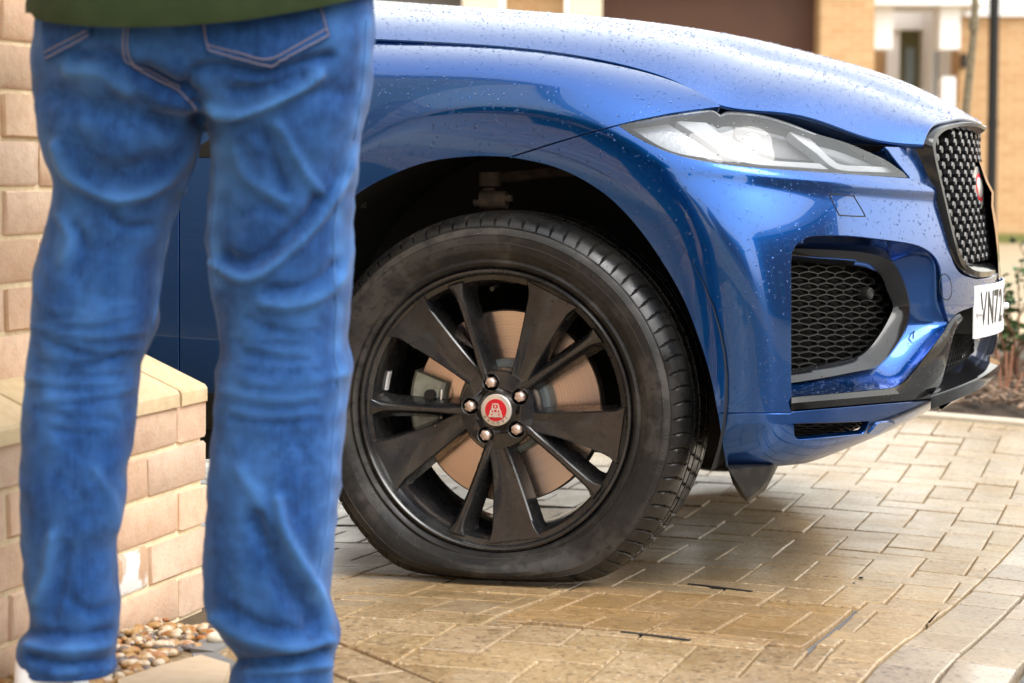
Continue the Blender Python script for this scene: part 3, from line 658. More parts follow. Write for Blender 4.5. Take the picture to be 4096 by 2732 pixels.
# lower opening: honeycomb, dark cavity
mb = MB(); cz, cy_ = .0135, .0235
hx = lambda y: .80+.055*(1-((y-.95)/.42)**2)
for r_ in range(-1, 12):
    for c_ in range(-1, 40):
        y = .50+c_*cy_+(cy_/2 if r_ % 2 else 0); z = .372+r_*cz
        if z > .50 or y > 1.4: continue
        if y < .56 and z > .46: continue
        for p0, p1 in (((0, .6), (.5, 1.)), ((.5, 1.), (1., .6)), ((0, .6), (0, -.1))):
            a0 = (hx(y)-.05, y+p0[0]*cy_, z+p0[1]*cz); b0 = (hx(y)-.05, y+p1[0]*cy_, z+p1[1]*cz)
            mb.tube([a0, b0], .0014, 4, caps=False)
mb.obj('lower_honeycomb', M['black'], lower, kind='stuff')
MB().grid([[(hx(y)-.075, y, z) for y in np.linspace(.48, 1.42, 20)] for z in (.33, .56)]).obj('lower_cavity', M['dark'], lower)
so = cat([(.772, .475, .338), (.784, .50, .341), (.82, .60, .350), (.849, .75, .358), (.862, .95, .364)], 8); si = so+np.array([-.085, .03, .022])
SO = np.vstack([so, mirror(so[::-1])[1:]]); SI = so.copy(); SI[:, 0] = [hx(y)-.055 for y in np.minimum(so[:, 1], .95)]; SI[:, 0] = np.minimum(SI[:, 0], so[:, 0]-.02); SI[:, 2] = so[:, 2]+.024
_k = np.clip((so[:, 1]-.475)/.16, 0.02, 1)[:, None]; SI = so+(SI-so)*_k
SI = np.vstack([SI, mirror(SI[::-1])[1:]])
drop = np.array([0, 0, -.023])
inw = SO-np.array([.70, .95, .34]); inw[:, 2] = 0; inw /= np.linalg.norm(inw, axis=1)[:, None]
splitter = MB().grid([SI, SO*.3+SI*.7, SO-inw*.008+np.array([0, 0, .002]), SO, SO+drop*.12+inw*.003, SO+drop, SO+drop*1.2-inw*.004], flip=False).obj('splitter', M['gloss_black'], car, smooth=35, recalc=True)
kb = [i for i in range(len(SO)) if .545 < SO[i, 1] < 1.36]; SB, IB = SO[kb], inw[kb]
MB().grid([SB+drop*1.2-IB*.004, SB+drop*1.5-IB*.03, SB+drop*2.2-IB*.10, SB-IB*.20+np.array([0, 0, -.075])]).obj('splitter_underside', M['gloss_black'], splitter, smooth=180)
# air deflector ahead of the wheel
ring_o = [at(727, 466, Y=.055), at(750, 465, Y=.075), at(776, 463, Y=.12), at(771, 480, Y=.12), at(765, 491, Y=.115), at(747, 502, Y=.085), at(741, 497, Y=.07), at(733, 484, Y=.06)]
ridge_ = [at(729, 470, Y=.045), at(748, 468, Y=.05), at(770, 466, Y=.10), at(766, 479, Y=.10), at(760, 489, Y=.09), at(748, 499, Y=.07), at(744, 494, Y=.058), at(737, 483, Y=.05)]
bk = [p+np.array([-.02, .20, .005]) for p in ring_o]
MB().grid([bk, ring_o, ridge_], closed=True).cap(ridge_).obj('air_deflector', mat('scuffed_black_plastic', (.012, .012, .012), rough=.38, noise=(25, .6, (.05, .047, .045), 6, .5, .7)), car, smooth=25, recalc=True)
# ------------------------------------------------------------------ front wheel with a flat tyre
HUB = np.array([0., 0., .331])
def wh(r, y, a): return (HUB[0]+r*math.cos(a), HUB[1]+y, HUB[2]+r*math.sin(a))
RAD = math.radians
FLAT = .331+.002
def tyre_pt(r, y, a, flat=True):
    if not flat: return wh(r, y, a)
    c = -math.sin(a)                                   # 1 straight down
    if c > .3:
        rm = FLAT/c; w_ = .012
        k0 = w_*math.log1p(math.exp(min((.383-rm)/w_, 40)))
        if k0 > 1e-5:
            rm = .383-k0; k = k0/.05
            rm = min(rm, max(FLAT/c, .3)) if c > .93 else rm
            s = np.clip((r-.27)/(.3815-.27), 0, 1.02); r2 = .27+(rm-.27)*s
            sgn = -1 if y < .125 else 1
            bulge = .034*k*math.sin(PI*min(s, 1.)**.9) if s < 1 else 0
            return wh(r2, y+sgn*bulge*(1 if abs(y-.125) > .07 else 0), a)
    return wh(r, y, a)
def tyre(flat=True, seg=1280):
    # sidewall and shoulder run, (r, y, zone)
    prof = [(.262, .030), (.268, .014), (.274, .004), (.279, -.003), (.284, -.006), (.287, -.004), (.290, -.0035), (.297, -.009), (.306, -.0135), (.306, -.0145), (.316, -.0175), (.327, -.019), (.336, -.0185), (.3365, -.0195), (.344, -.0165), (.349, -.013), (.3505, -.0135), (.352, -.0105), (.356, -.007), (.360, -.003), (.364, .002), (.368, .008), (.371, .0145), (.374, .022), (.3765, .031), (.378, .040), (.379, .047), (.379, .0515), (.372, .052), (.372, .060), (.3795, .0605), (.380, .072), (.3805, .085), (.3805, .0895), (.373, .09), (.373, .099), (.381, .0995), (.381, .112), (.381, .125)]
    prof = prof+[(r, .25-y) for r, y in prof[::-1][1:]]
    A = [2*PI*k/seg for k in range(seg)]; R = []
    for r, y in prof:
        row = []
        for a in A:
            rr = r
            if .352 < r and y < .047:
                ph = (a*80/(2*PI)+(.30*np.clip((.012-y)/.02, 0, 1))+(y*6)) % 1.
                if ph < .10: rr = r-.0045*np.clip((r-.352)/.006, 0, 1)*(1 if y < .044 else 0)
            elif .058 < y < .19 and r > .376:
                ph = (a*80/(2*PI)+y*9) % 1.
                if ph < .08: rr = r-.005
            row.append(tyre_pt(rr, y, a, flat))
        R.append(row)
    return R
rim_prof = [(.262, .040), (.2685, .014), (.2715, .002), (.2700, -.0025), (.2660, -.0035), (.2635, -.0015), (.2610, .0035), (.2590, .0075), (.2565, .0085), (.2500, .0115), (.2455, .022), (.2425, .040), (.2385, .070), (.2365, .12), (.2385, .20), (.250, .235), (.262, .24)]
wheel = MB().lathe(rim_prof, 180, HUB).obj('wheel', M['satin'], car, smooth=40)
wheel['_o'] = list(car['_o']); wheel['_o'] = [0, .95, 0]
def sub(o):
    """sub-parts of the wheel keep world coordinates"""
    o.matrix_parent_inverse = Matrix.Identity(4); return o
wheel['_o'] = [0., 0., 0.]
TY = tyre(); mb = MB().grid(TY, closed=True)
ty = mb.obj('tyre', M['rubber'], wheel, smooth=30, label='flat black tyre squashed against the paving'); ty.data.materials.append(M['tread'])
npf = len(TY[0]); k0 = next(i for i, r in enumerate([q for q in range(len(TY))]) if i >= 17)
for p in ty.data.polygons:
    if 16 <= p.index//npf <= len(TY)-18: p.material_index = 1
# spokes: five broad paddles, five narrow blades
def spoke(a0, wide, first):
    R = []; N_ = 22
    for k in range(N_+1):
        t = k/N_; r = .060+t*(.2515-.060)
        yf = .026-.020*t+.008*math.sin(PI*t)*(1 if wide else .6)
        if wide:
            hl = .013+.037*t**1.25+(.009*(1-t)**3); hr = .015+.031*t**1.1; sk = -.010*(1-t)
        else:
            hl = .0052+.0035*t+.004*(1-t)**4; hr = hl; sk = .006*(1-t)
        fl = .018*max(0, (t-.86)/.14)**2                      # fillet into the rim
        dep = .040+.012*t; fw_ = .010+.004*t if not wide else .007
        sec = [(-hl-fw_-fl, yf+dep), (-hl-fw_*.45-fl*.8, yf+dep*.45), (-hl-fl*.5, yf+.0035), (-hl+.0028-fl*.5, yf+.0006), (-hl*.5, yf+(.0022 if wide else -.0004)), (0, yf+(.003 if wide else -.0008)), (hr*.5, yf+(.0022 if wide else -.0004)), (hr-.0028+fl*.5, yf+.0006), (hr+fl*.5, yf+.0035), (hr+fw_*.45+fl*.8, yf+dep*.45), (hr+fw_+fl, yf+dep)]
        row = []
        for o_, y in sec:
            o2 = o_+sk
            row.append((HUB[0]+r*math.cos(a0)-o2*math.sin(a0), HUB[1]+y, HUB[2]+r*math.sin(a0)+o2*math.cos(a0)))
        R.append(row)
    mb = MB().grid(R); return mb.obj('spoke', M['satin'], wheel, smooth=32, recalc=True)
for k in range(5):
    spoke(RAD(63.5+72*k), True, k == 0); spoke(RAD(36+72*k), False, k == 0)
# hub face with nut pockets
def hubface():
    loops = [[(.074*math.cos(t), .074*math.sin(t)) for t in np.linspace(0, 2*PI, 72)[:-1]]]
    NA = [RAD(30+72*k) for k in range(5)]
    for a in NA: loops.append([(.054*math.cos(a)+.0158*math.cos(t), .054*math.sin(a)+.0158*math.sin(t)) for t in np.linspace(0, 2*PI, 25)[:-1]])
    V = []; E = []
    for lp in loops:
        b = len(V); V += lp; E += [(b+i, b+(i+1) % len(lp)) for i in range(len(lp))]
    r = geometry.delaunay_2d_cdt([Vector(v) for v in V], E, [], 1, 1e-6)
    vv = [(v.x, v.y) for v in r[0]]; mb = MB(); face = []
    for f in r[2]:
        c = (sum(vv[i][0] for i in f)/3, sum(vv[i][1] for i in f)/3)
        if all(math.hypot(c[0]-.054*math.cos(a), c[1]-.054*math.sin(a)) > .0152 for a in NA): face.append(tuple(f))
    yf = lambda r_: .0235+.004*max(0, r_-.05)/.024
    mb.add([(HUB[0]+x, HUB[1]+yf(math.hypot(x, z)), HUB[2]+z) for x, z in vv], face)
    for a in NA:
        R = [[(HUB[0]+.054*math.cos(a)+q*math.cos(t), HUB[1]+y, HUB[2]+.054*math.sin(a)+q*math.sin(t)) for t in np.linspace(0, 2*PI, 25)[:-1]] for q, y in ((.0175, .0225), (.0158, .0235), (.0150, .04), (.014, .06))]
        mb.grid(R, closed=True)
    R = [[(HUB[0]+q*math.cos(t), HUB[1]+y, HUB[2]+q*math.sin(t)) for t in np.linspace(0, 2*PI, 72)[:-1]] for q, y in ((.074, .0275), (.080, .040), (.08, .09))]
    mb.grid(R, closed=True); return mb, NA
mb, NA = hubface(); mb.obj('hub_face', M['satin'], wheel, smooth=35, recalc=True)
for a in NA:
    c = (HUB[0]+.054*math.cos(a), HUB[1], HUB[2]+.054*math.sin(a)); ph = random.random()
    def ring(r_, y, n=6): return [(c[0]+r_*math.cos(ph+2*PI*k/n), c[1]+y, c[2]+r_*math.sin(ph+2*PI*k/n)) for k in range(n)]
    mb = MB().grid([ring(.0108, .05), ring(.0108, .0195), ring(.0100, .0182)], closed=True).cap(ring(.0100, .0182))
    mb.grid([ring(.0085, .0183, 16), ring(.007, .0165, 16), ring(.004, .0152, 16), ring(.0003, .0148, 16)], closed=True)
    mb.obj('wheel_nut', M['nut'], wheel, smooth=30, recalc=True)
# centre cap with its badge
cap = MB().lathe([(.031, .028), (.031, .0195), (.030, .0182), (.0285, .0178), (.0001, .0172)], 48, HUB).obj('centre_cap', M['silver'], wheel, smooth=40, recalc=True)
MB().lathe([(.0215, .0176), (.0213, .0166), (.0001, .0163)], 48, HUB).obj('cap_field', M['red'], wheel, smooth=40, recalc=True)
def cap_poly(pts, y, m, nm):
    b = MB(); v = [(HUB[0]+x, HUB[1]+y, HUB[2]+z) for x, z in pts]; b.prism(v, None, (0, .0012, 0)); return b.obj(nm, m, wheel, recalc=True)
k = .0215/100
half = [(0, 62), (26, 60), (33, 42), (38, 12), (52, -8), (55, -28), (66, -52), (62, -68), (40, -60), (0, -64)]
cap_poly([(x*k, z*k) for x, z in half]+[(-x*k, z*k) for x, z in half[::-1][1:-1]], .0150, M['silver'], 'cap_face')
for pts in ([(-20, 50), (20, 50), (22, 22), (0, 14), (-22, 22)], [(-14, -2), (0, 8), (14, -2), (6, -18), (-6, -18)]):
    cap_poly([(x*k, z*k) for x, z in pts], .0146, M['red'], 'cap_muzzle')
cap_poly([(x*k, z*k) for x, z in [(-7, 44), (7, 44), (6, 22), (-6, 22)]], .0142, M['silver'], 'cap_tongue')
for s in (-1, 1):
    cap_poly([(s*x*k, z*k) for x, z in ([(24, -36), (44, -30), (40, -44), (28, -46)][::s])], .0146, M['red'], 'cap_eye')
    cap_poly([(s*x*k, z*k) for x, z in ([(20, -6), (36, 2), (32, -20), (24, -22)][::s])], .0146, M['red'], 'cap_cheek')
for i, ch in enumerate('JAGUAR'):
    a = RAD(-32-i*23.4); v, f = textmesh(ch, .0078); lo, hi = v.min(0), v.max(0); v = v-(lo+hi)/2
    # the cap stands upside down: letters read with their tops to the centre of the arc
    rr = .0252; t = a+PI/2; q = []
    for p in v:
        x, z = p[0], p[1]; th = a-PI/2
        q.append((HUB[0]+rr*math.cos(a)+x*math.cos(th)-z*math.sin(th), HUB[1]+.0168, HUB[2]+rr*math.sin(a)+x*math.sin(th)+z*math.cos(th)))
    MB().add(q, f).obj('cap_letter', M['inkblack'], wheel)
# raised lettering round the sidewall
def sidetext(txt, a_start, rr, size, step):
    a = a_start; V = []; F_ = []
    for ch in txt:
        if ch != ' ':
            v, f = textmesh(ch, size); v = v-np.array([(v[:, 0].min()+v[:, 0].max())/2, 0, 0]); b = len(V)
            for p in v:
                r_, t_ = rr+p[1], a-p[0]/rr; y = float(np.interp(r_, [.297, .306, .316, .327, .336, .344, .349], [-.009, -.0140, -.0175, -.019, -.0192, -.0165, -.013]))-.0007
                V.append(tyre_pt(r_, y, t_))
            F_ += [tuple(i+b for i in q) for q in f]
        a -= step*size/rr
    MB().add(V, F_).obj('sidewall_lettering', mat('scuffed_lettering', (.045, .040, .037), rough=.6), wheel)
sidetext('TREADWEAR 220', RAD(-4), .3405, .0085, .8); sidetext('TRACTION A', RAD(-25), .3405, .0085, .8); sidetext('DOT XN', RAD(212), .300, .0085, .8); sidetext('E4', RAD(66), .300, .009, .8); sidetext('TUBELESS', RAD(-118), .302, .0075, .8)
MB().grid([[tyre_pt(r_, y, t) for t in np.linspace(RAD(20), RAD(135), 120)] for r_, y in ((.3205, -.0190), (.3213, -.0193), (.3221, -.0192))]).obj('mould_line', mat('mould_line', (.04, .035, .03), rough=.7), wheel)
# valve, balance weights
MB().tube([wh(.240, .05, RAD(91)), wh(.232, .012, RAD(91.5))], .0045, 10).obj('valve', M['black'], wheel, smooth=40)
for a0, a1 in ((164, 173), (176.5, 178)):
    A = np.linspace(RAD(a0), RAD(a1), 10); mb = MB().grid([[wh(r, y, t) for t in A] for r, y in ((.2405, .05), (.2365, .05), (.2365, .064), (.2405, .064))]); mb.obj('balance_weight', M['plate'], wheel)
# brake
MB().lathe([(.092, .098), (.1855, .098), (.1855, .130), (.10, .130)], 120, HUB).obj('brake_disc', M['disc'], wheel, smooth=30)
MB().lathe([(.1855, .0985), (.188, .099), (.188, .129), (.1855, .1295)], 120, HUB).obj('disc_rim', M['rust'], wheel, smooth=30)
MB().lathe([(.0930, .101), (.0930, .075), (.088, .070), (.05, .068), (.0001, .068)], 64, HUB).obj('disc_hat', M['hat'], wheel, smooth=30, recalc=True)
mb = MB(); A = np.linspace(RAD(160), RAD(206), 14)
mb.grid([[wh(r, y, t) for t in A] for r, y in ((.128, .15), (.128, .078), (.135, .070), (.188, .070), (.196, .080), (.200, .15))])
for A_ in (A[0], A[-1]): mb.cap([wh(r, y, A_) for r, y in ((.128, .15), (.128, .078), (.135, .070), (.188, .070), (.196, .080), (.200, .15))])
mb.obj('brake_caliper', M['caliper'], wheel, smooth=30, recalc=True)
mb = MB()
for a in (172, 184):
    mb.tube([wh(.150, .072, RAD(a)), wh(.150, .058, RAD(a))], .011, 12)
mb.obj('caliper_bolt', M['black'], wheel, smooth=40)
MB().tube([wh(.130, .066, RAD(166)), wh(.126, .060, RAD(178)), wh(.130, .066, RAD(192))], .0022, 6).obj('pad_spring', M['silver'], wheel, smooth=60)
# suspension above the tyre
kn = [at(492, 176, Y=.16), at(492, 212, Y=.16)]
susp = MB().tube([tuple(at(490, 172, Y=.17)), tuple(at(490, 186, Y=.17))], .022, 12).tube([tuple(at(481, 200, Y=.15)), tuple(at(507, 200, Y=.15))], .018, 12).tube([tuple(at(489, 188, Y=.17)), tuple(at(492, 225, Y=.17))], .013, 10).tube([tuple(at(474, 203, Y=.14)), tuple(at(512, 198, Y=.14))], .007, 8).tube([tuple(at(496, 178, Y=.19)), tuple(at(560, 171, Y=.26)), tuple(at(640, 168, Y=.38))], .012, 8)
susp.obj('suspension_arm', M['rust'], car, smooth=40)
# other wheels (mostly hidden): whole-wheel copies with round tyres
rt = MB().grid(tyre(False, 160), closed=True).mesh('tyre_round', 30); rt.materials.append(M['tread'])
kids = [o for o in sc.objects if o.parent == wheel]
for (dx, dy, flip) in ((-2.874, 0, 1), (.09, 1.9, -1), (-2.784, 1.9, -1)):
    c = wheel.copy(); sc.collection.objects.link(c); c.parent = car; c.matrix_parent_inverse = wheel.matrix_parent_inverse.copy()
    c.matrix_basis = Matrix.Translation((dx, dy, .05)) @ (Matrix.Translation(HUB) @ Matrix.Rotation(PI if flip < 0 else 0, 4, 'Z') @ Matrix.Translation(-HUB))
    for o in kids:
        if o.name.split('.')[0] not in ('tyre', 'spoke', 'hub_face'): continue
        d = o.copy(); sc.collection.objects.link(d); d.parent = c; d.matrix_parent_inverse = o.matrix_parent_inverse.copy()
        if o.name.startswith('tyre'):
            d.data = rt
            if 'label' in d: del d['label']
# ------------------------------------------------------------------ ground and paving
M['sand'] = mat('joint_sand', (.13, .09, .05), rough=.9, noise=[(7, .9, (.07, .048, .028)), (60, .8, (.12, .085, .05))], bump=(200, .6, .004))
M['paver'] = mat('concrete_block', (.34, .23, .115), rough=.5, spec=.5, coat=.6, coatr=.2, noise=[(2.2, .7, (.26, .16, .068)), (40, .5, (.40, .29, .165)), (95, .8, (.12, .075, .034), 5, .54, .64), (150, .8, (.58, .48, .34), 3, .615, .66)], bump=[(160, .6, .002), (420, .4, .0012), (30, .25, .003)], rnd=.10, rvar=(7, .30, .62))
M['cover_paver'] = mat('orange_block', (.29, .175, .070), rough=.5, coat=.5, coatr=.22, noise=[(3.5, .6, (.22, .125, .045)), (55, .5, (.33, .21, .095)), (95, .75, (.125, .07, .028), 5, .54, .64), (150, .75, (.56, .44, .29), 3, .615, .66)], bump=[(160, .6, .002), (420, .4, .0012)], rnd=.08, rvar=(7, .3, .6))
M['edge_paver'] = mat('grey_block', (.36, .285, .205), rough=.5, coat=.8, coatr=.18, noise=[(3, .6, (.30, .23, .16)), (95, .8, (.12, .088, .058), 5, .53, .64), (150, .6, (.5, .44, .36), 3, .62, .67)], bump=[(160, .6, .002), (300, .4, .0014)], rnd=.10, rvar=(9, .3, .6))
M['tarmac'] = mat('wet_tarmac', (.06, .058, .055), rough=.5, noise=(300, .6, (.14, .13, .12)), bump=(300, .6, .003), rvar=(6, .25, .6))
M['steel'] = mat('galvanised_edge', (.42, .42, .43), rough=.4, metal=.7)
M['stone'] = mat('pale_kerb_stone', (.55, .47, .36), rough=.7, noise=(30, .4, (.42, .35, .26)))
# ground sheet, fine near the car and reaching to the horizon
xs = np.r_[-250, -100, -40, -15, -6, -3, np.arange(-2, 2.21, .15), 3.5, 6, 15, 40, 100, 250]; ys = np.r_[-250, -100, -40, -15, -6, -3.5, np.arange(-2.2, 4.6, .15), 6, 9, 15, 40, 100, 300]
mb = MB().grid([[(x, y, float(gz(x, y))-.022) for x in xs] for y in ys])
gnd = mb.obj('ground', mat('sandy_ground', (.34, .265, .165), rough=.85, noise=(1.2, .5, (.33, .25, .15)), bump=(60, .5, .006)), smooth=180, kind='structure')
drive = MB().grid([[(x, y, float(gz(x, y))-.010) for x in np.arange(-2.5, 1.04, .1)] for y in np.arange(-2.4, 3.16, .1)]).obj('driveway', M['sand'], smooth=180, kind='structure')
U = .1017; LX, LY = .319, 1.3715; J = .0016
def edge_x(y): return .835+.048*(y)                     # where the herringbone meets the edging courses
dg0, dg1 = np.array(ground(338, 641)[:2]), np.array(ground(441, 683)[:2])
dgd = (dg1-dg0)/np.linalg.norm(dg1-dg0); dgn = np.array([-dgd[1], dgd[0]]); dgn = dgn if dgn@(np.array([.4, .5])-dg0) > 0 else -dgn
BED_Y = 3.12
def clip(poly, p, n):
    out = []
    for i in range(len(poly)):
        a, b = poly[i], poly[(i+1) % len(poly)]; da, db = (a-p)@n, (b-p)@n
        if da >= 0: out.append(a)
        if (da >= 0) != (db >= 0): out.append(a+(b-a)*da/(da-db))
    return out
# corner points of the recessed inspection cover (inside it the blocks are the cover's own)
cv = np.array([ground(506, 619)[:2], ground(805, 653)[:2], ground(861.5, 605)[:2], ground(563, 586.5)[:2]])
cx0, cx1 = (cv[0, 0]+cv[3, 0])/2, (cv[1, 0]+cv[2, 0])/2; cy0, cy1 = (cv[0, 1]+cv[1, 1])/2, (cv[2, 1]+cv[3, 1])/2
print('cover', cv, cx0, cx1, cy0, cy1)
items = []     # (polygon, key)
def inset(poly, d):
    P = np.array(poly); c = P.mean(0); out = []
    n = len(P)
    for i in range(n):
        a, b, e = P[i-1], P[i], P[(i+1) % n]; t1 = (b-a)/np.linalg.norm(b-a); t2 = (e-b)/np.linalg.norm(e-b)
        n1, n2 = np.array([-t1[1], t1[0]]), np.array([-t2[1], t2[0]]); k = 1+n1@n2
        out.append(b+(n1+n2)*d/max(k, .3))
    return np.array(out)
def area(P): P = np.array(P); return .5*np.sum(P[:, 0]*np.roll(P[:, 1], -1)-P[:, 1]*np.roll(P[:, 0], -1))
def bricks_herring(clips, ex=None):
    res = []
    for j in range(-30, 14):
        for r_ in range(-16, 12):
            for (a0, a1, b0, b1) in ((j, j+1, j+1+4*r_, j+3+4*r_), (j, j+2, j+4*r_, j+1+4*r_)):
                poly = [np.array(p) for p in ((LX+a0*U, LY+b0*U), (LX+a1*U, LY+b0*U), (LX+a1*U, LY+b1*U), (LX+a0*U, LY+b1*U))]
                for p, n in clips:
                    poly = clip(poly, np.array(p), np.array(n))
                    if len(poly) < 3: break
                if len(poly) >= 3 and area(poly) > .0012: res.append(poly)
    return res
en_ = np.array([-1, .048]); en_ /= np.linalg.norm(en_)
base = [((.835, 0), en_), (dg0, dgn), ((0, BED_Y), (0, -1)), ((-2.2, 0), (1, 0))]
# glue strips: bricks cut at the cover's side lines are only cut next to the cover
def uncut():
    out = []
    for poly in bricks_herring(base):
        c = np.mean(poly, 0)
        P = np.array(poly); ov = not (P[:, 0].max() <= cx0-.003 or P[:, 0].min() >= cx1+.003 or P[:, 1].max() <= cy0-.003 or P[:, 1].min() >= cy1+.003)
        if not ov: out.append((poly, 'paver')); continue
        # keep what lies outside the cover
        for cl in ([((cx0-.003, 0), (-1, 0))], [((cx1+.003, 0), (1, 0))], [((0, cy0-.003), (0, -1)), ((cx0-.003, 0), (1, 0)), ((cx1+.003, 0), (-1, 0))], [((0, cy1+.003), (0, 1)), ((cx0-.003, 0), (1, 0)), ((cx1+.003, 0), (-1, 0))]):
            q = poly
            for p, n in cl: q = clip(q, np.array(p, float), np.array(n, float))
            if len(q) >= 3 and area(q) > .0008: out.append((q, 'paver'))
    return out
field = uncut()
coverset = [(q, 'cover_paver') for q in bricks_herring([((cx0+.008, 0), (1, 0)), ((cx1-.008, 0), (-1, 0)), ((0, cy0+.008), (0, 1)), ((0, cy1-.008), (0, -1))])]
# two edging courses along the right side
ev = np.array([.048, 1.]); ev /= np.linalg.norm(ev); eo = np.array([ev[1], -ev[0]])
for c_ in range(2):
    y = -2.2+(.1 if c_ else 0)
    while y < 3.1:
        p0 = np.array([.835, 0])+ev*y+eo*(.0012+c_*.1022); L_ = .2032
        q = [p0, p0+eo*.1, p0+eo*.1+ev*L_, p0+ev*L_]; field.append((q, 'edge_paver')); y += L_+.002
# courses beyond the slanting cut, bottom left
for c_ in range(0, 9):
    s = -1.6+(.1 if c_ % 2 else 0)
    while s < 1.2:
        p0 = dg0-dgn*(.006+c_*.1032)+dgd*s; q = [p0, p0-dgn*.1, p0-dgn*.1+dgd*.2032, p0+dgd*.2032]
        q = [np.array(v) for v in q][::-1]
        if area(q) < 0: q = q[::-1]
        q = clip(clip(q, np.array([-.20, 0]), np.array([1., -.12])), np.array([0, -2.3]), np.array([0., 1.]))
        q = clip(q, np.array([.835, 0]), en_)
        if len(q) >= 3 and area(q) > .002: field.append((q, 'paver'))
        s += .2045
def brick_mesh(poly, dz, tilt, mb=None, th=.05, bev=.0032):
    P = np.array(poly)
    if area(P) < 0: P = P[::-1]
    q = [P[0]]
    for p in P[1:]:
        if np.linalg.norm(p-q[-1]) > .004: q.append(p)
    if np.linalg.norm(q[0]-q[-1]) <= .004: q.pop()
    if len(q) < 3: return None
    P = np.array(q); c = P.mean(0)
    O_ = inset(P, J); I_ = inset(P, J+bev); I2 = inset(P, J+bev*.35)
    z = lambda p: float(gz(p[0], p[1]))+dz+tilt[0]*(p[0]-c[0])+tilt[1]*(p[1]-c[1])
    R = [[(p[0]-c[0], p[1]-c[1], z(p)+h) for p in L_] for L_, h in ((O_, -th), (O_, -bev), (I2, -bev*.3), (I_, 0))]
    mb = MB().grid(R, closed=True).cap(R[-1]); return mb, c
vis = []
for poly, key in field:
    c = np.mean(poly, 0); pc = px(np.array([[c[0], c[1], float(gz(c[0], c[1]))]]))[0]
    dep = (np.array([c[0], c[1], 0])-C)@FW
    on = dep > .5 and -30 < pc[0] < 1054 and 380 < pc[1] < 715 and not (-.5 > c[0])
    hidden = pc[0] < 330 and pc[1] < 690 and c[0] < -.45
    vis.append((not (on and not hidden), dep, poly, key))
vis.sort(key=lambda t: (t[0], t[1]))
rest = MB()
for n_, (off, dep, poly, key) in enumerate(vis):
    r_ = brick_mesh(poly, random.gauss(0, .0009), (random.gauss(0, .006), random.gauss(0, .006)))
    if r_ is None: continue
    mb, c = r_
    if not off and n_ < 300:
        me = mb.mesh('paver', 30); me.materials.append(M[key]); o = bpy.data.objects.new('paver', me); sc.collection.objects.link(o); o.location = (c[0], c[1], 0); o.parent = drive
    else:
        rest.add([(v[0]+c[0], v[1]+c[1], v[2]) for v in mb.v], mb.f)
rest.obj('paver_field', M['paver'], drive, smooth=30, kind='stuff')
# recessed inspection cover
cover_ = empty('inspection_cover', ((cx0+cx1)/2, (cy0+cy1)/2, 0), label='square inspection cover filled with orange blocks, set in the paving below the flat tyre', category='drain cover')
mb = MB(); t_ = .0035
def wall_seg(p, q, w_, h0, h1):
    p, q = np.array(p), np.array(q); t = (q-p)/np.linalg.norm(q-p); n = np.array([-t[1], t[0]])*w_; K = 8; R = []
    for k in range(K+1):
        a = p+(q-p)*k/K; z = float(gz(*a)); R.append([(a[0]-n[0], a[1]-n[1], z+h0), (a[0]-n[0], a[1]-n[1], z+h1), (a[0]+n[0], a[1]+n[1], z+h1), (a[0]+n[0], a[1]+n[1], z+h0)])
    mb.grid(R, closed=True)
cc = [(cx0, cy0), (cx1, cy0), (cx1, cy1), (cx0, cy1)]
for i in range(4): wall_seg(cc[i], cc[(i+1) % 4], .0012, -.05, -.006)
ins = .006
c2 = [(cx0+ins, cy0+ins), (cx1-ins, cy0+ins), (cx1-ins, cy1-ins), (cx0+ins, cy1-ins)]
for i in range(4): wall_seg(c2[i], c2[(i+1) % 4], .0009, -.05, -.007)
mb.obj('cover_frame', M['steel'], cover_, smooth=30)
for poly, key in coverset:
    r_ = brick_mesh(poly, random.gauss(.001, .0009), (random.gauss(0, .006), random.gauss(0, .006)))
    if r_ is None: continue
    mb, c = r_; me = mb.mesh('block', 30); me.materials.append(M[key]); o = bpy.data.objects.new('block', me); sc.collection.objects.link(o)
    o.location = (c[0], c[1], 0); o.parent = cover_; o.matrix_parent_inverse = Matrix.Translation(-Vector(cover_['_o']))
# black lifting slots in the cover rim
for p, q in (((688, 584.5), (752, 592)), ((621, 632.5), (690, 641))):
    a, b = ground(*p), ground(*q); s = (b-a)/np.linalg.norm(b-a); n = np.array([-s[1], s[0], 0])*.0045
    MB().add([a-n+[0, 0, .0022], b-n+[0, 0, .0022], b+n+[0, 0, .0022], a+n+[0, 0, .0022], a-n-[0, 0, .02], b-n-[0, 0, .02], b+n-[0, 0, .02], a+n-[0, 0, .02]], [(0, 1, 2, 3), (0, 4, 5, 1), (1, 5, 6, 2), (2, 6, 7, 3), (3, 7, 4, 0)]).obj('lifting_slot', M['dark'], cover_)
# dark road strip on the far right
MB().grid([[(x+.048*y, y, -.012) for x in (1.046, 1.4, 3.5)] for y in np.arange(-2.6, 3.2, .4)]).obj('road', M['tarmac'], smooth=180, kind='structure')
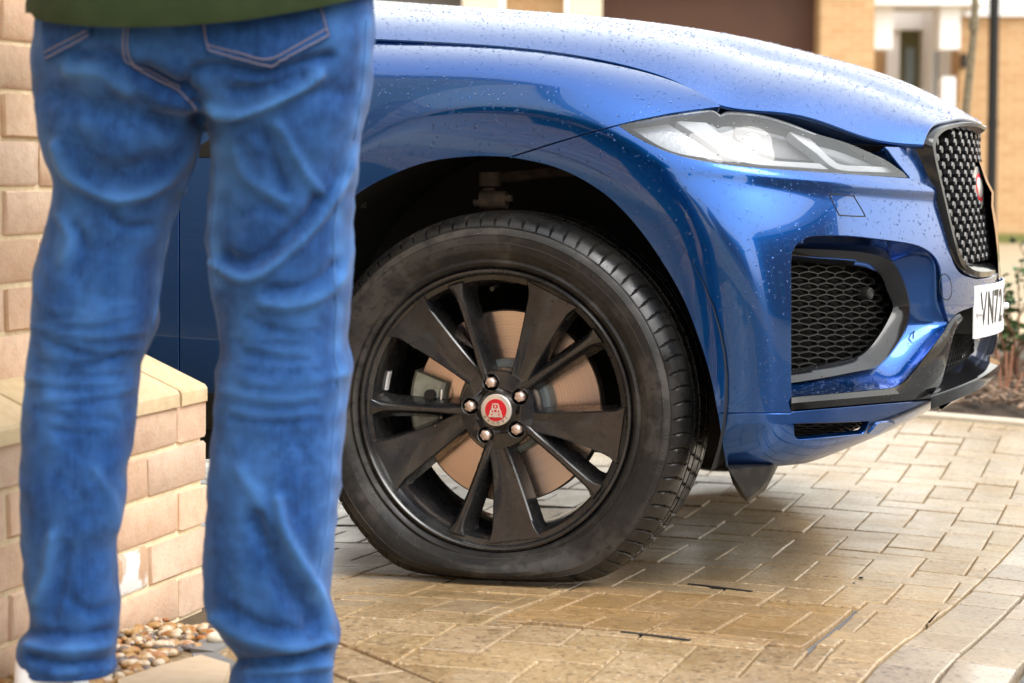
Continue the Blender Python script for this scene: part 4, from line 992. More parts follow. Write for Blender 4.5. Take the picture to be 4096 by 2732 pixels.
# stray black grit on the blocks
for i, (x, y, r_) in enumerate([(861, 579, 5), (854, 584, 3), (788, 516, 2.2), (877, 498, 2.2), (931, 562, 2), (922, 536, 1.8), (950, 531, 1.8), (772, 541, 2), (985, 570, 2.2)]):
    p = ground(x, y); r_ *= .0009; pts = [[(p[0]+r_*1.3*math.cos(t)*math.sin(q)*random.uniform(.8, 1.2), p[1]+r_*math.sin(t)*math.sin(q), p[2]+.001+r_*.8*(1+math.cos(q))*.5) for t in np.linspace(0, 2*PI, 8)[:-1]] for q in (.2, .9, 1.6, 2.3, 3.)]
    lb = ['large black grit stone on the paving right of the inspection cover', 'flat black grit chip just below the large grit stone', 'black grit speck on the paving below the air deflector', 'black grit speck on the pale paving below the bumper corner', 'black grit speck on the paving beside the edging course, lowest of the right group', 'black grit speck near the edging course, left of its neighbour', 'black grit speck near the edging course, right of its neighbour', 'black grit speck in the shade in front of the tyre', 'black grit stone in the joint between the edging courses'][i]
    MB().grid(pts, closed=True).obj('grit_stone', M['black'], None, label=lb, category='grit', group='grit on the paving', smooth=60)

# ------------------------------------------------------------------ brick house on the left with a canted plinth
M['brick'] = mat('buff_brick', (.70, .485, .345), rough=.9, noise=[(5, .6, (.74, .56, .40)), (40, .6, (.60, .385, .265)), (140, .6, (.66, .52, .40), 4, .54, .66)], bump=[(160, .5, .003), (25, .3, .004)], rnd=.14)
M['cant'] = mat('cream_brick', (.64, .49, .29), rough=.85, noise=[(6, .6, (.56, .40, .22)), (60, .5, (.70, .56, .36))], bump=[(160, .4, .003)], rnd=.07)
M['mortar'] = mat('buff_mortar', (.82, .68, .46), rough=.95, noise=(50, .6, (.70, .55, .34)), bump=[(150, .7, .004), (18, .4, .006)])
M['lime'] = mat('limed_brick', (.56, .36, .23), rough=.9, noise=[(11, 1., (.85, .83, .80), 7, .45, .52)], bump=[(160, .5, .003)])
WXP, WXU, WY, ZT = -.362, -.468, -.508, .402          # plinth face, wall face, end of the wall, plinth top
house = empty('brick_house', (-2.5, -4, 0), label='buff brick house corner with a sloping plinth course at the left edge', category='house')
MB().box((-7, -9.5, -.3), (WXP-.006, WY-.010, ZT-.02)).obj('plinth_mortar', M['mortar'], house)
MB().box((-7, -9.5, ZT-.02), (WXU-.006, WY-.050, 5.6)).obj('wall_mortar', M['mortar'], house)
cz0 = ZT-.0745*5
var = [bevel_box('brick%d' % k, (-.051, -.1075, 0), (.051, .1075, .065), .0022+.0006*k, 1) for k in range(3)]
def jitter(me, a=.0018):
    for v in me.vertices: v.co += Vector((random.gauss(0, a*.6), random.gauss(0, a), random.gauss(0, a)))
for me in var: jitter(me); me.materials.append(M['brick']); me.shade_smooth(); me.set_sharp_from_angle(angle=.9)
hv = [bevel_box('halfbrick%d' % k, (-.051, -.051, 0), (.051, .051, .065), .0025, 1) for k in range(2)]
for me in hv: jitter(me); me.materials.append(M['brick']); me.shade_smooth(); me.set_sharp_from_angle(angle=.9)
def put(me, x, y, z, mtl=None, nm='brick'):
    o = bpy.data.objects.new(nm, me); sc.collection.objects.link(o); o.location = (x, y, z); o.parent = house; o.matrix_parent_inverse = Matrix.Translation(-Vector(house['_o']))
    if mtl: o.data = me.copy(); o.data.materials.clear(); o.data.materials.append(mtl)
    return o
for r_ in range(-2, 5):                                     # plinth courses
    z = cz0+r_*.0745; y = WY
    if r_ % 2 == 0: put(random.choice(hv), WXP-.051+random.gauss(0, .001), y-.051, z); y -= .112
    n_ = 0
    while y > -2.3:
        lm = M['lime'] if (r_, n_) in ((1, 1),) else None
        put(random.choice(var), WXP-.051+random.gauss(0, .001), y-.1075, z, lm); y -= .2255; n_ += 1
for r_ in range(0, 16):                                     # wall above
    z = ZT+.062+r_*.0745; y = WY-.04
    if r_ % 2 == 0: put(random.choice(hv), WXU-.051, y-.051, z); y -= .112
    while y > -2.3: put(random.choice(var), WXU-.051+random.gauss(0, .0008), y-.1075, z); y -= .2255
y = WY                                                      # sloping plinth bricks
while y > -2.3:
    w_ = .2155 if y < WY-.01 else .1
    sx = WXP+.006
    prof = [(sx, ZT-.012), (sx, ZT+.010), (sx-.004, ZT+.016), (WXU-.006, ZT+.066), (WXU-.03, ZT+.066), (WXU-.03, ZT-.012)]
    mb = MB(); R = [[(p[0], yy, p[1]) for p in prof] for yy in (y-w_, y-w_+.004, y-.004, y)]
    R[0] = [(p[0]-.002, R[0][i][1], p[2]-.002) for i, p in enumerate(R[0])]; R[-1] = [(p[0]-.002, p[1], p[2]-.002) for p in R[-1]]
    mb.grid(R, closed=True).cap(R[0]).cap(R[-1]); mb.obj('plinth_brick', M['cant'], house, smooth=30, recalc=True); y -= w_+.010
MB().box((-7.4, -9.9, 5.6), (-.2, -.3, 5.75)).obj('eaves', mat('white_fascia', (.75, .74, .72), rough=.5), house)
rf = [(-7.4, -9.9, 5.75), (-.2, -9.9, 5.75), (-.2, -.3, 5.75), (-7.4, -.3, 5.75), (-3.8, -9.9, 8.2), (-3.8, -.3, 8.2)]
MB().add(rf, [(0, 1, 4), (1, 2, 5, 4), (2, 3, 5), (3, 0, 4, 5), (0, 3, 2, 1)]).obj('roof', mat('slate_roof', (.10, .09, .09), rough=.6), house)
# gravel strip, slab, slate pieces and a white pebble at the foot of the wall
M['gravel'] = mat('river_gravel', (.45, .27, .12), rough=.5, noise=[(38, 1., (.66, .55, .42), 2, .46, .56), (30, .9, (.13, .11, .11), 2, .56, .6), (24, .8, (.40, .15, .05), 2, .55, .6)], rnd=.2)
mb = MB()
def pebble(mb, c, rx, ry, rz_, seed):
    rg = random.Random(seed); a = rg.random()*PI
    R = []
    for q in (.15, .7, 1.25, 1.8, 2.4, 3.0):
        row = []
        for t in np.linspace(0, 2*PI, 10)[:-1]:
            k_ = 1+.12*math.sin(2*t+seed)+.06*rg.random(); x, y = rx*math.cos(t)*math.sin(q)*k_, ry*math.sin(t)*math.sin(q)*k_
            row.append((c[0]+x*math.cos(a)-y*math.sin(a), c[1]+x*math.sin(a)+y*math.cos(a), c[2]+rz_*math.cos(q)))
        R.append(row)
    mb.grid(R, closed=True).cap(R[0], True).cap(R[-1])
for i in range(640):
    y = random.uniform(-1.75, -.72); x = WXP+.005+random.random()**1.2*.14; s = random.uniform(.0045, .0115)
    pebble(mb, (x, y, float(gz(x, y))+.004+random.random()*.018*(1-(x-WXP)/.14)), s*1.4, s, s*.75, i)
mb.obj('gravel', M['gravel'], kind='stuff', smooth=60, label='river gravel strip at the foot of the brick plinth')
p = ground(217.5, 645); mb = MB(); pebble(mb, (p[0], p[1], p[2]+.012), .017, .011, .010, 3); mb.obj('white_pebble', mat('white_stone', (.75, .68, .55), rough=.6, noise=(60, .5, (.6, .5, .35))), None, label='single white pebble by the brick corner', category='pebble', smooth=70)
for i, pts in enumerate(([(203, 641), (228, 647), (214, 655), (190, 652)], [(192, 657), (216, 655.5), (240, 668), (222, 673), (196, 668)])):
    q = [ground(*v) for v in pts]; mb = MB(); mb.prism([tuple(v+np.array([0, 0, .006])) for v in q], None, (0, 0, -.02))
    mb.obj('slate_piece', mat('slate', (.20, .20, .20), rough=.5, noise=(30, .6, (.14, .13, .12))), None, recalc=True, label=['small grey slate piece under the white pebble', 'larger grey slate piece in front of the gravel'][i], category='slate', group='slate pieces by the wall')
q = [ground(*v) for v in ((118, 690), (160, 676), (201, 665), (230, 674), (222, 700), (120, 720))]
MB().prism([tuple(v+np.array([0, 0, .016])) for v in q], None, (0, 0, -.04)).obj('paving_slab', mat('pale_slab', (.58, .45, .31), rough=.7, noise=(40, .4, (.48, .36, .24))), None, recalc=True, label='pale tan slab edge beside the gravel, between the legs', category='slab')
# ------------------------------------------------------------------ person seen from behind
DM = 2.96
def pm(x, y, back=0.): return at(x, y, D=DM+back)
SCALE = F/DM
person = empty('person', tuple(np.r_[pm(205, 341)[:2], .03]), label='person in blue jeans and green jumper standing with their back to the camera', category='person')
LO = np.array([(43.5, -30), (43.5, 10), (43.5, 24.5), (41, 40), (38, 62.5), (39, 89), (42.4, 125), (48, 152), (55.8, 176), (58, 187), (55.8, 201), (48, 225), (41, 245.5), (36.8, 268), (34.6, 290), (32.4, 312.5), (32.4, 335), (32, 343), (27.4, 370.7), (25, 405), (24, 439), (24, 484.8), (24, 530.5), (26, 576), (32, 603.5), (34, 628.6), (21.7, 637.8), (19.4, 651.5), (22.8, 667), (29.7, 681)])
LI = np.array([(207, 100), (201, 116), (202, 134), (194, 163), (181, 196), (169.6, 223), (160.7, 252), (157, 279), (155, 312.5), (154, 328), (146, 344), (134.7, 370.7), (134.7, 393.5), (132.4, 427.7), (126.7, 473.4), (121, 519), (114, 544), (113, 553), (116.4, 587.5), (118.7, 610), (114, 644.6), (112, 656), (117.6, 667.5), (117.6, 681)])
RI = np.array([(203, 100), (211, 125), (214, 143), (215.4, 167), (211, 201), (208.7, 223), (206.5, 243), (209.8, 268), (214, 294.6), (220, 323.7), (222.6, 354.7), (217, 370.7), (215.7, 405), (213.5, 439), (210, 484.8), (207.8, 530.5), (205.5, 564.7), (206.6, 599), (212, 617), (226, 637.8), (239.7, 651.5), (243, 660.6), (233, 667.5), (230.6, 690)])
RO = np.array([(371, -30), (372.8, 0), (374, 22), (372.8, 56), (371.7, 89), (366, 111.6), (359.4, 138), (356, 167), (352.7, 201), (350.4, 234), (350.4, 256.7), (351.6, 279), (347, 312.5), (345, 336), (344.7, 345.5), (350.4, 370.7), (347, 386.6), (343.6, 416), (341, 450.6), (338, 496), (334.5, 530.5), (331, 564.7), (327.6, 594.4), (333, 617), (340, 633), (335.6, 651.5), (332, 667.5), (332, 690)])
def edge_at(T, y): return np.interp(y, T[:, 1], T[:, 0])
def section(x0, x1, y, dep, back, seg=40, pw_=2.3):
    a, b = pm(x0, y), pm(x1, y); c = (a+b)/2; hw = np.linalg.norm(b-a)/2; R = []
    for k in range(seg):
        t = 2*PI*k/seg; ct, st = math.cos(t), math.sin(t)
        R.append(c+RT*hw*math.copysign(abs(ct)**(2/pw_), ct)+HF*(dep*math.copysign(abs(st)**(2/pw_), st)+back))
    return R
G_ = .0045*SCALE/2                     # remesh and smoothing shrink: grow outlines a little
mb = MB()
def legtube(A, B, y0, y1, dep0, lean):
    R = []; ys_ = np.r_[np.arange(y0, y1, 7.), y1]
    for y in ys_:
        x0, x1 = edge_at(A, y)-1.2, edge_at(B, y)+1.2
        if x1-x0 < 4: continue
        hw = (x1-x0)/2/SCALE; t = (y-y0)/(y1-y0)
        R.append(section(x0, x1, y, min(hw*1.05, .105), lean(t)))
    mb.grid(R, closed=True).cap(R[0]).cap(R[-1], True)
def lean(t): return .012*math.sin(PI*t*1.1)-.02*math.exp(-((t-.02)/.13)**2)-.012*math.exp(-((t-.68)/.12)**2)
legtube(LO, LI, 104, 668, .1, lean); legtube(RI, RO, 104, 692, .1, lean)
R = []
for y in np.r_[np.arange(-40, 122, 6.)]:
    x0, x1 = edge_at(LO, y)-1.2, edge_at(RO, y)+1.2; t = np.clip((y+40)/160, 0, 1)
    R.append(section(x0, x1, y, .118+.022*math.sin(PI*t), -.005-.018*math.sin(PI*t), 56))
mb.grid(R, closed=True).cap(R[0]).cap(R[-1], True)
src = mb.mesh('jeans_src'); so_ = bpy.data.objects.new('tmp', src); sc.collection.objects.link(so_)
rm = so_.modifiers.new('r', 'REMESH'); rm.mode = 'VOXEL'; rm.voxel_size = .0055; smo = so_.modifiers.new('s', 'SMOOTH'); smo.iterations = 10; smo.factor = .5
dg = bpy.context.evaluated_depsgraph_get(); dg.update(); jm = bpy.data.meshes.new_from_object(so_.evaluated_get(dg)); bpy.data.objects.remove(so_); bpy.data.meshes.remove(src)
nvt = len(jm.vertices); co = np.empty(nvt*3); jm.vertices.foreach_get('co', co); co = co.reshape(-1, 3); no = np.empty(nvt*3); jm.vertices.foreach_get('normal', no); no = no.reshape(-1, 3)
# folds: ridges (+) and hollows (-), traced as runs on the back of the jeans
FOLD = [([(56, 145), (64, 165), (74, 178), (100, 194), (125, 198), (156, 187), (183, 161), (198, 132)], 9, 5.5), ([(80, 150), (100, 168), (128, 172), (155, 160)], -9, 13),
 ([(190, 100), (212, 111), (241, 113), (272, 104), (300, 88), (318, 74)], 11, 5), ([(185, 86), (196, 70), (223, 66), (260, 73), (300, 64), (330, 56)], -11, 5.5), ([(235, 92), (270, 86), (300, 76)], -7, 6), ([(145, 74), (170, 89), (190, 97), (198, 112)], -24, 9),
 ([(78, 55), (107, 53), (134, 68)], -9, 6), ([(70, 70), (100, 72), (128, 92)], 7, 7), ([(60, 95), (95, 110), (140, 112), (170, 125)], -8, 11),
 ([(357, 150), (345, 178), (330, 201), (312, 228), (290, 251), (270, 268), (254, 277), (237, 276), (214, 262)], 9, 4.5), ([(318, 200), (300, 225), (270, 252), (246, 262), (228, 256)], -9, 6.5),
 ([(279, 125), (292, 147), (303, 168), (321, 193)], 5, 4.5), ([(262, 130), (275, 165), (285, 190)], -5, 7), ([(235, 150), (250, 180), (285, 200)], 4, 5), ([(240, 215), (262, 205), (280, 215)], -4, 6),
 ([(352, 250), (335, 285), (300, 305), (262, 303)], 6, 5), ([(335, 265), (310, 285), (270, 289)], -5, 5), ([(110, 215), (125, 228), (150, 225)], -4, 5), ([(60, 215), (72, 240), (62, 262)], 5, 4.5), ([(75, 225), (84, 250), (76, 275)], -5, 5)]
rg = random.Random(5)
for y0 in (306, 317, 329, 342, 354, 367, 380, 394, 408, 424):
    xl, xr = edge_at(LO, y0)+rg.uniform(0, 30), edge_at(LI, y0)-rg.uniform(0, 30); dy = rg.uniform(-6, 6)
    FOLD.append(([(xl, y0+dy), ((xl+xr)/2, y0+rg.uniform(2, 8)), (xr, y0-dy)], rg.uniform(.8, 3), rg.uniform(2.4, 4))); FOLD.append(([(xl, y0+6+dy), ((xl+xr)/2, y0+6+rg.uniform(2, 8)), (xr, y0+6-dy)], -rg.uniform(.5, 2.6), 3.4))
for y0 in (318, 334, 349, 363, 378, 394, 412):
    xl, xr = edge_at(RI, y0)+rg.uniform(0, 36), edge_at(RO, y0)-rg.uniform(0, 36); dy = rg.uniform(-8, 8)
    FOLD.append(([(xl, y0+dy), ((xl+xr)/2, y0+rg.uniform(2, 9)), (xr, y0-dy)], rg.uniform(.8, 3), rg.uniform(2.6, 4.5))); FOLD.append(([(xl, y0+7+dy), ((xl+xr)/2, y0+7+rg.uniform(2, 9)), (xr, y0+7-dy)], -rg.uniform(.5, 2.6), 3.6))
FOLD += [([(278, 500), (286, 535), (304, 568), (320, 600), (330, 622)], 11, 6), ([(258, 520), (272, 560), (292, 595), (310, 620)], -11, 9), ([(240, 470), (262, 505), (270, 540)], 5, 7), ([(52, 535), (47, 572), (38, 601)], 7, 5), ([(66, 545), (60, 585), (52, 615)], -6, 6),
 ([(95, 470), (112, 500), (118, 530)], 5, 5), ([(70, 600), (90, 612), (112, 606)], -5, 6), ([(30, 656), (60, 664), (110, 660)], -8, 4), ([(28, 646), (60, 650), (112, 645)], 6, 4.5), ([(36, 632), (75, 636), (112, 630)], -5, 5), ([(242, 662), (280, 660), (325, 650)], -9, 5), ([(215, 618), (250, 640), (300, 648), (332, 640)], 7, 6), ([(230, 608), (270, 628), (315, 632)], -6, 7), ([(250, 672), (290, 670), (330, 664)], 6, 4), ([(60, 480), (80, 500), (70, 530)], -4, 8), ([(300, 440), (310, 480), (300, 520)], -4, 9)]
pj = px(co); back = np.clip((no @ -HF)*1.6+.15, 0, 1); disp = np.zeros(nvt)
def pdist(P, L_):
    L_ = cat(L_, 5) if len(L_) > 2 else np.array(L_, float); best = np.full(len(P), 1e9)
    for a, b in zip(L_[:-1], L_[1:]):
        ab = b-a; t = np.clip(((P-a)@ab)/(ab@ab), 0, 1); best = np.minimum(best, np.linalg.norm(P-a-t[:, None]*ab, axis=1))
    return best
for L_, amp, wd in FOLD: disp += amp*.001*np.exp(-(pdist(pj, L_)/wd)**2)
from mathutils import noise as mnoise
nz1 = np.array([mnoise.noise(Vector((p[0]*26, p[1]*26, p[2]*11))) for p in co]); nz2 = np.array([1-2*abs(mnoise.noise(Vector((p[0]*17+p[2]*9+3, p[1]*17, p[2]*23-p[0]*9)))) for p in co]); nz3 = np.array([mnoise.noise(Vector((p[0]*60, p[1]*60, p[2]*34+5))) for p in co])
# broad cloth ripple all round
disp2 = .0016*np.sin(co[:, 2]*95+co[:, 0]*40+2*np.sin(co[:, 1]*30))*np.sin(co[:, 0]*55+co[:, 2]*21)
co2 = co+no*(disp*back*1.05+disp2*.6+nz2*.0018+nz3*.0009+nz1*.0015)[:, None]
jm.vertices.foreach_set('co', co2.ravel()); jm.update(); jm.shade_smooth()
M['denim'] = mat('blue_denim', (.0100, .048, .180), rough=.92, spec=.08, noise=[(4, .6, (.0045, .020, .082)), (16, .5, (.024, .085, .26)), (70, .5, (.004, .018, .072))], bump=[(900, .5, .0008), (90, .2, .0025)], Sheen_Weight=.12, Sheen_Roughness=.5)
def add_wear_light(m):
    # cloth fade and painted highlights on raised creases and side seams, plus pale vertical slubs
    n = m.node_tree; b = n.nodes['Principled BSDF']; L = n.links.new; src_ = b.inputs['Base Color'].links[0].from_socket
    at_ = n.nodes.new('ShaderNodeAttribute'); at_.attribute_name = 'wear_light'; mx = n.nodes.new('ShaderNodeMix'); mx.data_type = 'RGBA'; mx.inputs[7].default_value = (.072, .21, .52, 1)
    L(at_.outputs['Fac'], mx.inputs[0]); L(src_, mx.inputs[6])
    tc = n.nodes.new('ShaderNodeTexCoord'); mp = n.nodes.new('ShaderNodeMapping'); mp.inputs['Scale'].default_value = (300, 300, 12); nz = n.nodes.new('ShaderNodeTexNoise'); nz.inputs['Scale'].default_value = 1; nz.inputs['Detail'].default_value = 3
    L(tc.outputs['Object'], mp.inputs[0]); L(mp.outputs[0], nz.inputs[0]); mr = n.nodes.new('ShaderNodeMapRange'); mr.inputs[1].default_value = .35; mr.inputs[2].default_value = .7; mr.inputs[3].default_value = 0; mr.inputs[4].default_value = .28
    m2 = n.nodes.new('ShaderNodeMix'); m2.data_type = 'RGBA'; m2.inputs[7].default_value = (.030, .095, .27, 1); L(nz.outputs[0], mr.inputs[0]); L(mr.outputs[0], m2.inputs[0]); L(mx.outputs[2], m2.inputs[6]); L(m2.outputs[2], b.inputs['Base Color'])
add_wear_light(M['denim'])
wr = np.clip(disp/.009, -.6, 1)*back;  # fold highlights painted in together with worn ridges
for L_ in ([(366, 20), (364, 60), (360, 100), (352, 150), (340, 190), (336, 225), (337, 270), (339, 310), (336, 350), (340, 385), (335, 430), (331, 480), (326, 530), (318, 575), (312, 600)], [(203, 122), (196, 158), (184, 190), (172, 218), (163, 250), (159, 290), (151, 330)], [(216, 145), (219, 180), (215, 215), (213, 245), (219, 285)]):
    wr = wr+1.25*np.exp(-(pdist(pj, L_)/6.5)**2)*(.65+.35*np.sin(co[:, 2]*150))  # pale leg edges: seam fade mixed with painted side light
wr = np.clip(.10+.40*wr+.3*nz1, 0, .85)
at0 = jm.attributes.new('wear_light', 'FLOAT', 'POINT'); at0.data.foreach_set('value', wr.astype(np.float32))
M['thread'] = mat('seam_thread', (.16, .15, .21), rough=.8)
M['seam'] = mat('faded_seam', (.045, .13, .34), rough=.85)
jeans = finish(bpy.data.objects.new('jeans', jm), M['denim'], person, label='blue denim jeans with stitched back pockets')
bvh = BVHTree.FromPolygons([tuple(v) for v in co2], [tuple(p.vertices) for p in jm.polygons])
def onj(p, off=.003):
    v = Vector(ray(*p)); v.normalize(); h = bvh.ray_cast(Vector(C), v); return (h[0]+h[1]*off, h[1]) if h[0] else (None, None)
def patch(name, segs, m, parent, off=.0035, step=4.):
    O = outline(segs, 3.); V = [tuple(p) for p in O]; E = [(i, (i+1) % len(V)) for i in range(len(V))]; lo, hi = O.min(0), O.max(0)
    for x in np.arange(lo[0], hi[0], step):
        for y in np.arange(lo[1], hi[1], step):
            if inside((x, y), O) and np.min(np.abs(O-(x, y)).sum(1)) > 2: V.append((x, y))
    r = geometry.delaunay_2d_cdt([Vector(v) for v in V], E, [], 1, 1e-5); W_ = []; 
    for v in r[0]:
        h, n = onj((v.x, v.y), off); W_.append(tuple(h) if h else tuple(pm(v.x, v.y)))
    return MB().add(W_, [tuple(f) for f in r[2]]).obj(name, m, parent, smooth=180)
RP = [[(202, 14), (203.5, 35), (206.5, 52)], [(206.5, 52), (240, 60.5), (270, 67)], [(270, 67), (300, 52), (330, 36)], [(330, 36), (326, 22), (321, 3)], [(321, 3), (202, 14)]]
LP = [[(44, 20), (45, 40), (48, 62)], [(48, 62), (70, 50), (92, 38)], [(92, 38), (93, 22)], [(93, 22), (44, 20)]]
patch('back_pocket', RP, M['denim'], jeans); patch('back_pocket', LP, M['denim'], jeans)
def stitch(name, L_, m, rad=.0009, off=.0042, n=60):
    q = resample(cat(L_, 6), n); P = []
    for p in q:
        h, _ = onj(p, off)
        if h is not None and (not P or (h-P[-1]).length < .05): P.append(h)
    if len(P) > 2: MB().tube([tuple(p) for p in P], rad, 5, caps=False).obj(name, m, jeans, smooth=60)
stitch('pocket_stitching', [(204, 22), (205.5, 38), (209, 50)], M['thread']); stitch('pocket_stitching', [(209, 50), (240, 58), (270, 64.5)], M['thread']); stitch('pocket_stitching', [(270, 64.5), (300, 49.5), (327, 35)], M['thread']); stitch('pocket_stitching', [(327, 35), (323, 20), (319, 8)], M['thread'])
stitch('pocket_stitching', [(208, 45), (240, 52.5), (269, 58), (300, 43), (325, 29)], M['thread']); stitch('pocket_stitching', [(48, 58), (70, 46), (90, 35)], M['thread']); stitch('pocket_stitching', [(47, 52), (70, 40), (88, 31)], M['thread'])
stitch('seat_seam', [(125, 27), (124, 45), (128, 60), (140, 72), (158, 82), (178, 92), (196, 108)], M['thread'], .0009); stitch('seat_seam', [(129, 27), (128, 45), (132, 58), (144, 69), (160, 78), (180, 88)], M['thread'], .0008)
stitch('inner_seam', [(203, 122), (196, 158), (184, 190), (172, 218), (163, 250), (159, 290), (151, 330)], M['seam'], .0011, .0008); stitch('outer_seam', [(352, 150), (340, 190), (334, 225), (334, 270), (336, 310), (334, 350), (338, 385), (333, 430), (330, 480), (325, 530), (318, 575), (312, 600)], M['seam'], .0011, .0008)
stitch('outer_seam', [(366, 20), (364, 60), (360, 100), (354, 140)], M['seam'], .0011, .0008); stitch('inner_seam', [(216, 145), (219, 180), (215, 215), (213, 245), (219, 285)], M['seam'], .0010, .0008)
# turned hems
for A_, B_, y0 in ((LO, LI, 662), (RI, RO, 688)):
    x0, x1 = edge_at(A_, y0), edge_at(B_, y0); r0 = section(x0-1, x1+1, y0, (x1-x0)/2/SCALE*1.0, -.004); r1 = section(x0, x1, y0+9, (x1-x0)/2/SCALE, -.004)
    MB().grid([r0, [p-RT*0+np.array([0, 0, -.006]) for p in section(x0-2, x1+2, y0+1, (x1-x0)/2/SCALE*1.04, -.004)], r1], closed=True).obj('hem', M['denim'], jeans, smooth=60)
# shoes
def shoe(cx_, toe, hs=1.):
    c = pm(cx_, 720); c[2] = float(gz(c[0], c[1])); f = HF*1.0+RT*toe; f /= np.linalg.norm(f); s = np.array([f[1], -f[0], 0])
    R = []
    for t, hw, h in ((-.08, .012, .03), (-.075, .03, .05), (-.05, .036, .075), (-.02, .038, .08), (.05, .043, .07), (.11, .047, .055), (.16, .040, .045), (.185, .02, .03), (.192, .004, .02)):
        R.append([c+f*(t+.02)+s*hw*math.cos(q)+np.array([0, 0, 1])*(.012+hs*(h*.5+h*.5*math.sin(q))) for q in [2*PI*k/14 for k in range(14)]])
    o = MB().grid(R, closed=True).cap(R[0]).cap(R[-1]).obj('shoe', mat('white_trainer', (.6, .62, .66), rough=.5), person, smooth=60, recalc=True)
    R2 = [[c+f*(t+.02)+s*(hw+.004)*k+np.array([0, 0, z]) for (t, hw) in ((-.105, .02), (-.07, .038), (.0, .04), (.1, .048), (.16, .042), (.195, .012)) for k in (1,)]+[c+f*(t+.02)-s*(hw+.004)+np.array([0, 0, z]) for (t, hw) in ((.195, .012), (.16, .042), (.1, .048), (.0, .04), (-.07, .038), (-.105, .02))] for z in (0.002, .028)]
    MB().grid(R2, closed=True).cap(R2[0], True).cap(R2[1]).obj('sole', mat('white_sole', (.8, .8, .8), rough=.6), o, recalc=True)
shoe(44, -.12, 1.5); shoe(280, -.02)
# jumper: hem, torso, sleeves in one cloth
HEM = np.array([(32, 13), (36, 20), (44.6, 22), (78, 26), (123, 27), (178.6, 25.7), (245.5, 20), (312.5, 9), (357, -1), (384, -8)])
mb = MB(); R = []
n_ = 64
def jump(z, hw, dp, xs_, back=0.):
    c = pm(206+xs_, 20)*1.; c[2] = z; return [c+RT*hw*math.copysign(abs(math.cos(t))**.8, math.cos(t))+HF*(dp*math.copysign(abs(math.sin(t))**.8, math.sin(t))+back) for t in [2*PI*k/n_ for k in range(n_)]]
zt = pm(206, 20)[2]
r0 = []
for p in jump(zt, .233, .198, 0):
    xp = px(p[None])[0][0]; yy_ = np.interp(xp, HEM[:, 0], HEM[:, 1]); q = p.copy(); q[2] = at(xp, yy_, D=float((p-C)@HF))[2]; r0.append(q)
R.append([q+(np.array([*(pm(206, 20)[:2]), q[2]])-q)*.07 for q in r0]); R.append([q+np.array([0, 0, .0]) for q in r0]); R.append([q+np.array([0, 0, .012]) for q in r0]); R.append([q+np.array([0, 0, .03])+(np.array([*(pm(206, 20)[:2]), q[2]])-q)*.02 for q in r0])
for z, hw, dp in ((1.10, .230, .165), (1.22, .222, .14), (1.34, .235, .130), (1.46, .245, .125), (1.54, .225, .11), (1.59, .14, .085), (1.62, .075, .07), (1.66, .065, .065)): R.append(jump(z, hw, dp, 0))
jumper = MB().grid(R, closed=True)
def w3(a, h, f): c = pm(206, 20); return tuple(np.array([c[0], c[1], 0])+RT*a+HF*f+np.array([0, 0, h]))
for s in (-1, 1): jumper.tube([w3(s*.20, 1.52, 0), w3(s*.27, 1.45, .01), w3(s*.30, 1.32, .04), w3(s*.31, 1.20, .09), w3(s*.24, 1.13, .22), w3(s*.14, 1.12, .30)], [.075, .075, .066, .058, .05, .042], 14)
jumper.obj('jumper', mat('green_knit', (.016, .026, .010), rough=.95, spec=.1, noise=(25, .5, (.024, .036, .015)), bump=[(260, .4, .002)], Sheen_Weight=.05), person, smooth=60, recalc=True, label='dark green jumper with a ribbed hem')
M['skin'] = mat('skin', (.55, .33, .24), rough=.55, noise=(20, .3, (.48, .26, .19)))
body = MB(); hc = np.array(w3(0, 1.78, .02))
R = []
for q in np.linspace(.05, PI-.35, 16):
    rx, ry, rz_ = .076, .096, .118; R.append([hc+RT*rx*math.sin(q)*math.cos(t)*(1 if q < 1.9 else 1-.18*(q-1.9))+HF*(ry*math.sin(q)*math.sin(t)+(.012 if q > 1.7 and math.sin(t) > 0 else 0))+np.array([0, 0, rz_*math.cos(q)]) for t in [2*PI*k/28 for k in range(28)]])
body.grid(R, closed=True).cap(R[0], True); body.tube([w3(0, 1.58, -.01), w3(0, 1.66, 0), w3(0, 1.72, .01)], [.066, .058, .06], 18)
body.grid([[np.array(w3(math.cos(t)*.012*k_, 1.775+math.sin(t)*.022*k_, .112+.024*(1-k_))) for t in np.linspace(0, 2*PI, 11)[:-1]] for k_ in (1., .7, .3)], closed=True)
for s in (-1, 1):
    body.tube([w3(s*.076, 1.75, .015), w3(s*.088, 1.775, .008), w3(s*.084, 1.805, .012)], [.008, .012, .009], 8)
    body.tube([w3(s*.14, 1.12, .30), w3(s*.09, 1.12, .335), w3(s*.045, 1.125, .345)], [.034, .036, .032], 10)
    for k_ in range(4): body.tube([w3(s*(.05-.0), 1.10+.018*k_, .345), w3(s*(.01-.004*k_), 1.098+.02*k_, .350+.004*k_), w3(-s*.022, 1.096+.02*k_, .340), w3(-s*(.035-.004*abs(k_-1.5)), 1.096+.02*k_, .325)], [.0095, .0092, .0088, .007], 8)
    body.tube([w3(s*.075, 1.14, .335), w3(s*.05, 1.175, .335), w3(s*.025, 1.19, .325)], [.012, .0105, .008], 8)
bo_ = body.obj('body', M['skin'], person, smooth=60, recalc=True)
R = [[hc+np.array([0, 0, .012])-HF*.008+RT*.083*math.sin(q)*math.cos(t)+HF*.103*math.sin(q)*math.sin(t)*(1 if math.sin(t) < 0 else .9)+np.array([0, 0, .122*math.cos(q)]) for t in [2*PI*k/28 for k in range(28)]] for q in np.linspace(.04, 1.35, 9)]
R.append([p if (p-hc)@HF > 0 else p-np.array([0, 0, .07]) for p in R[-1]])
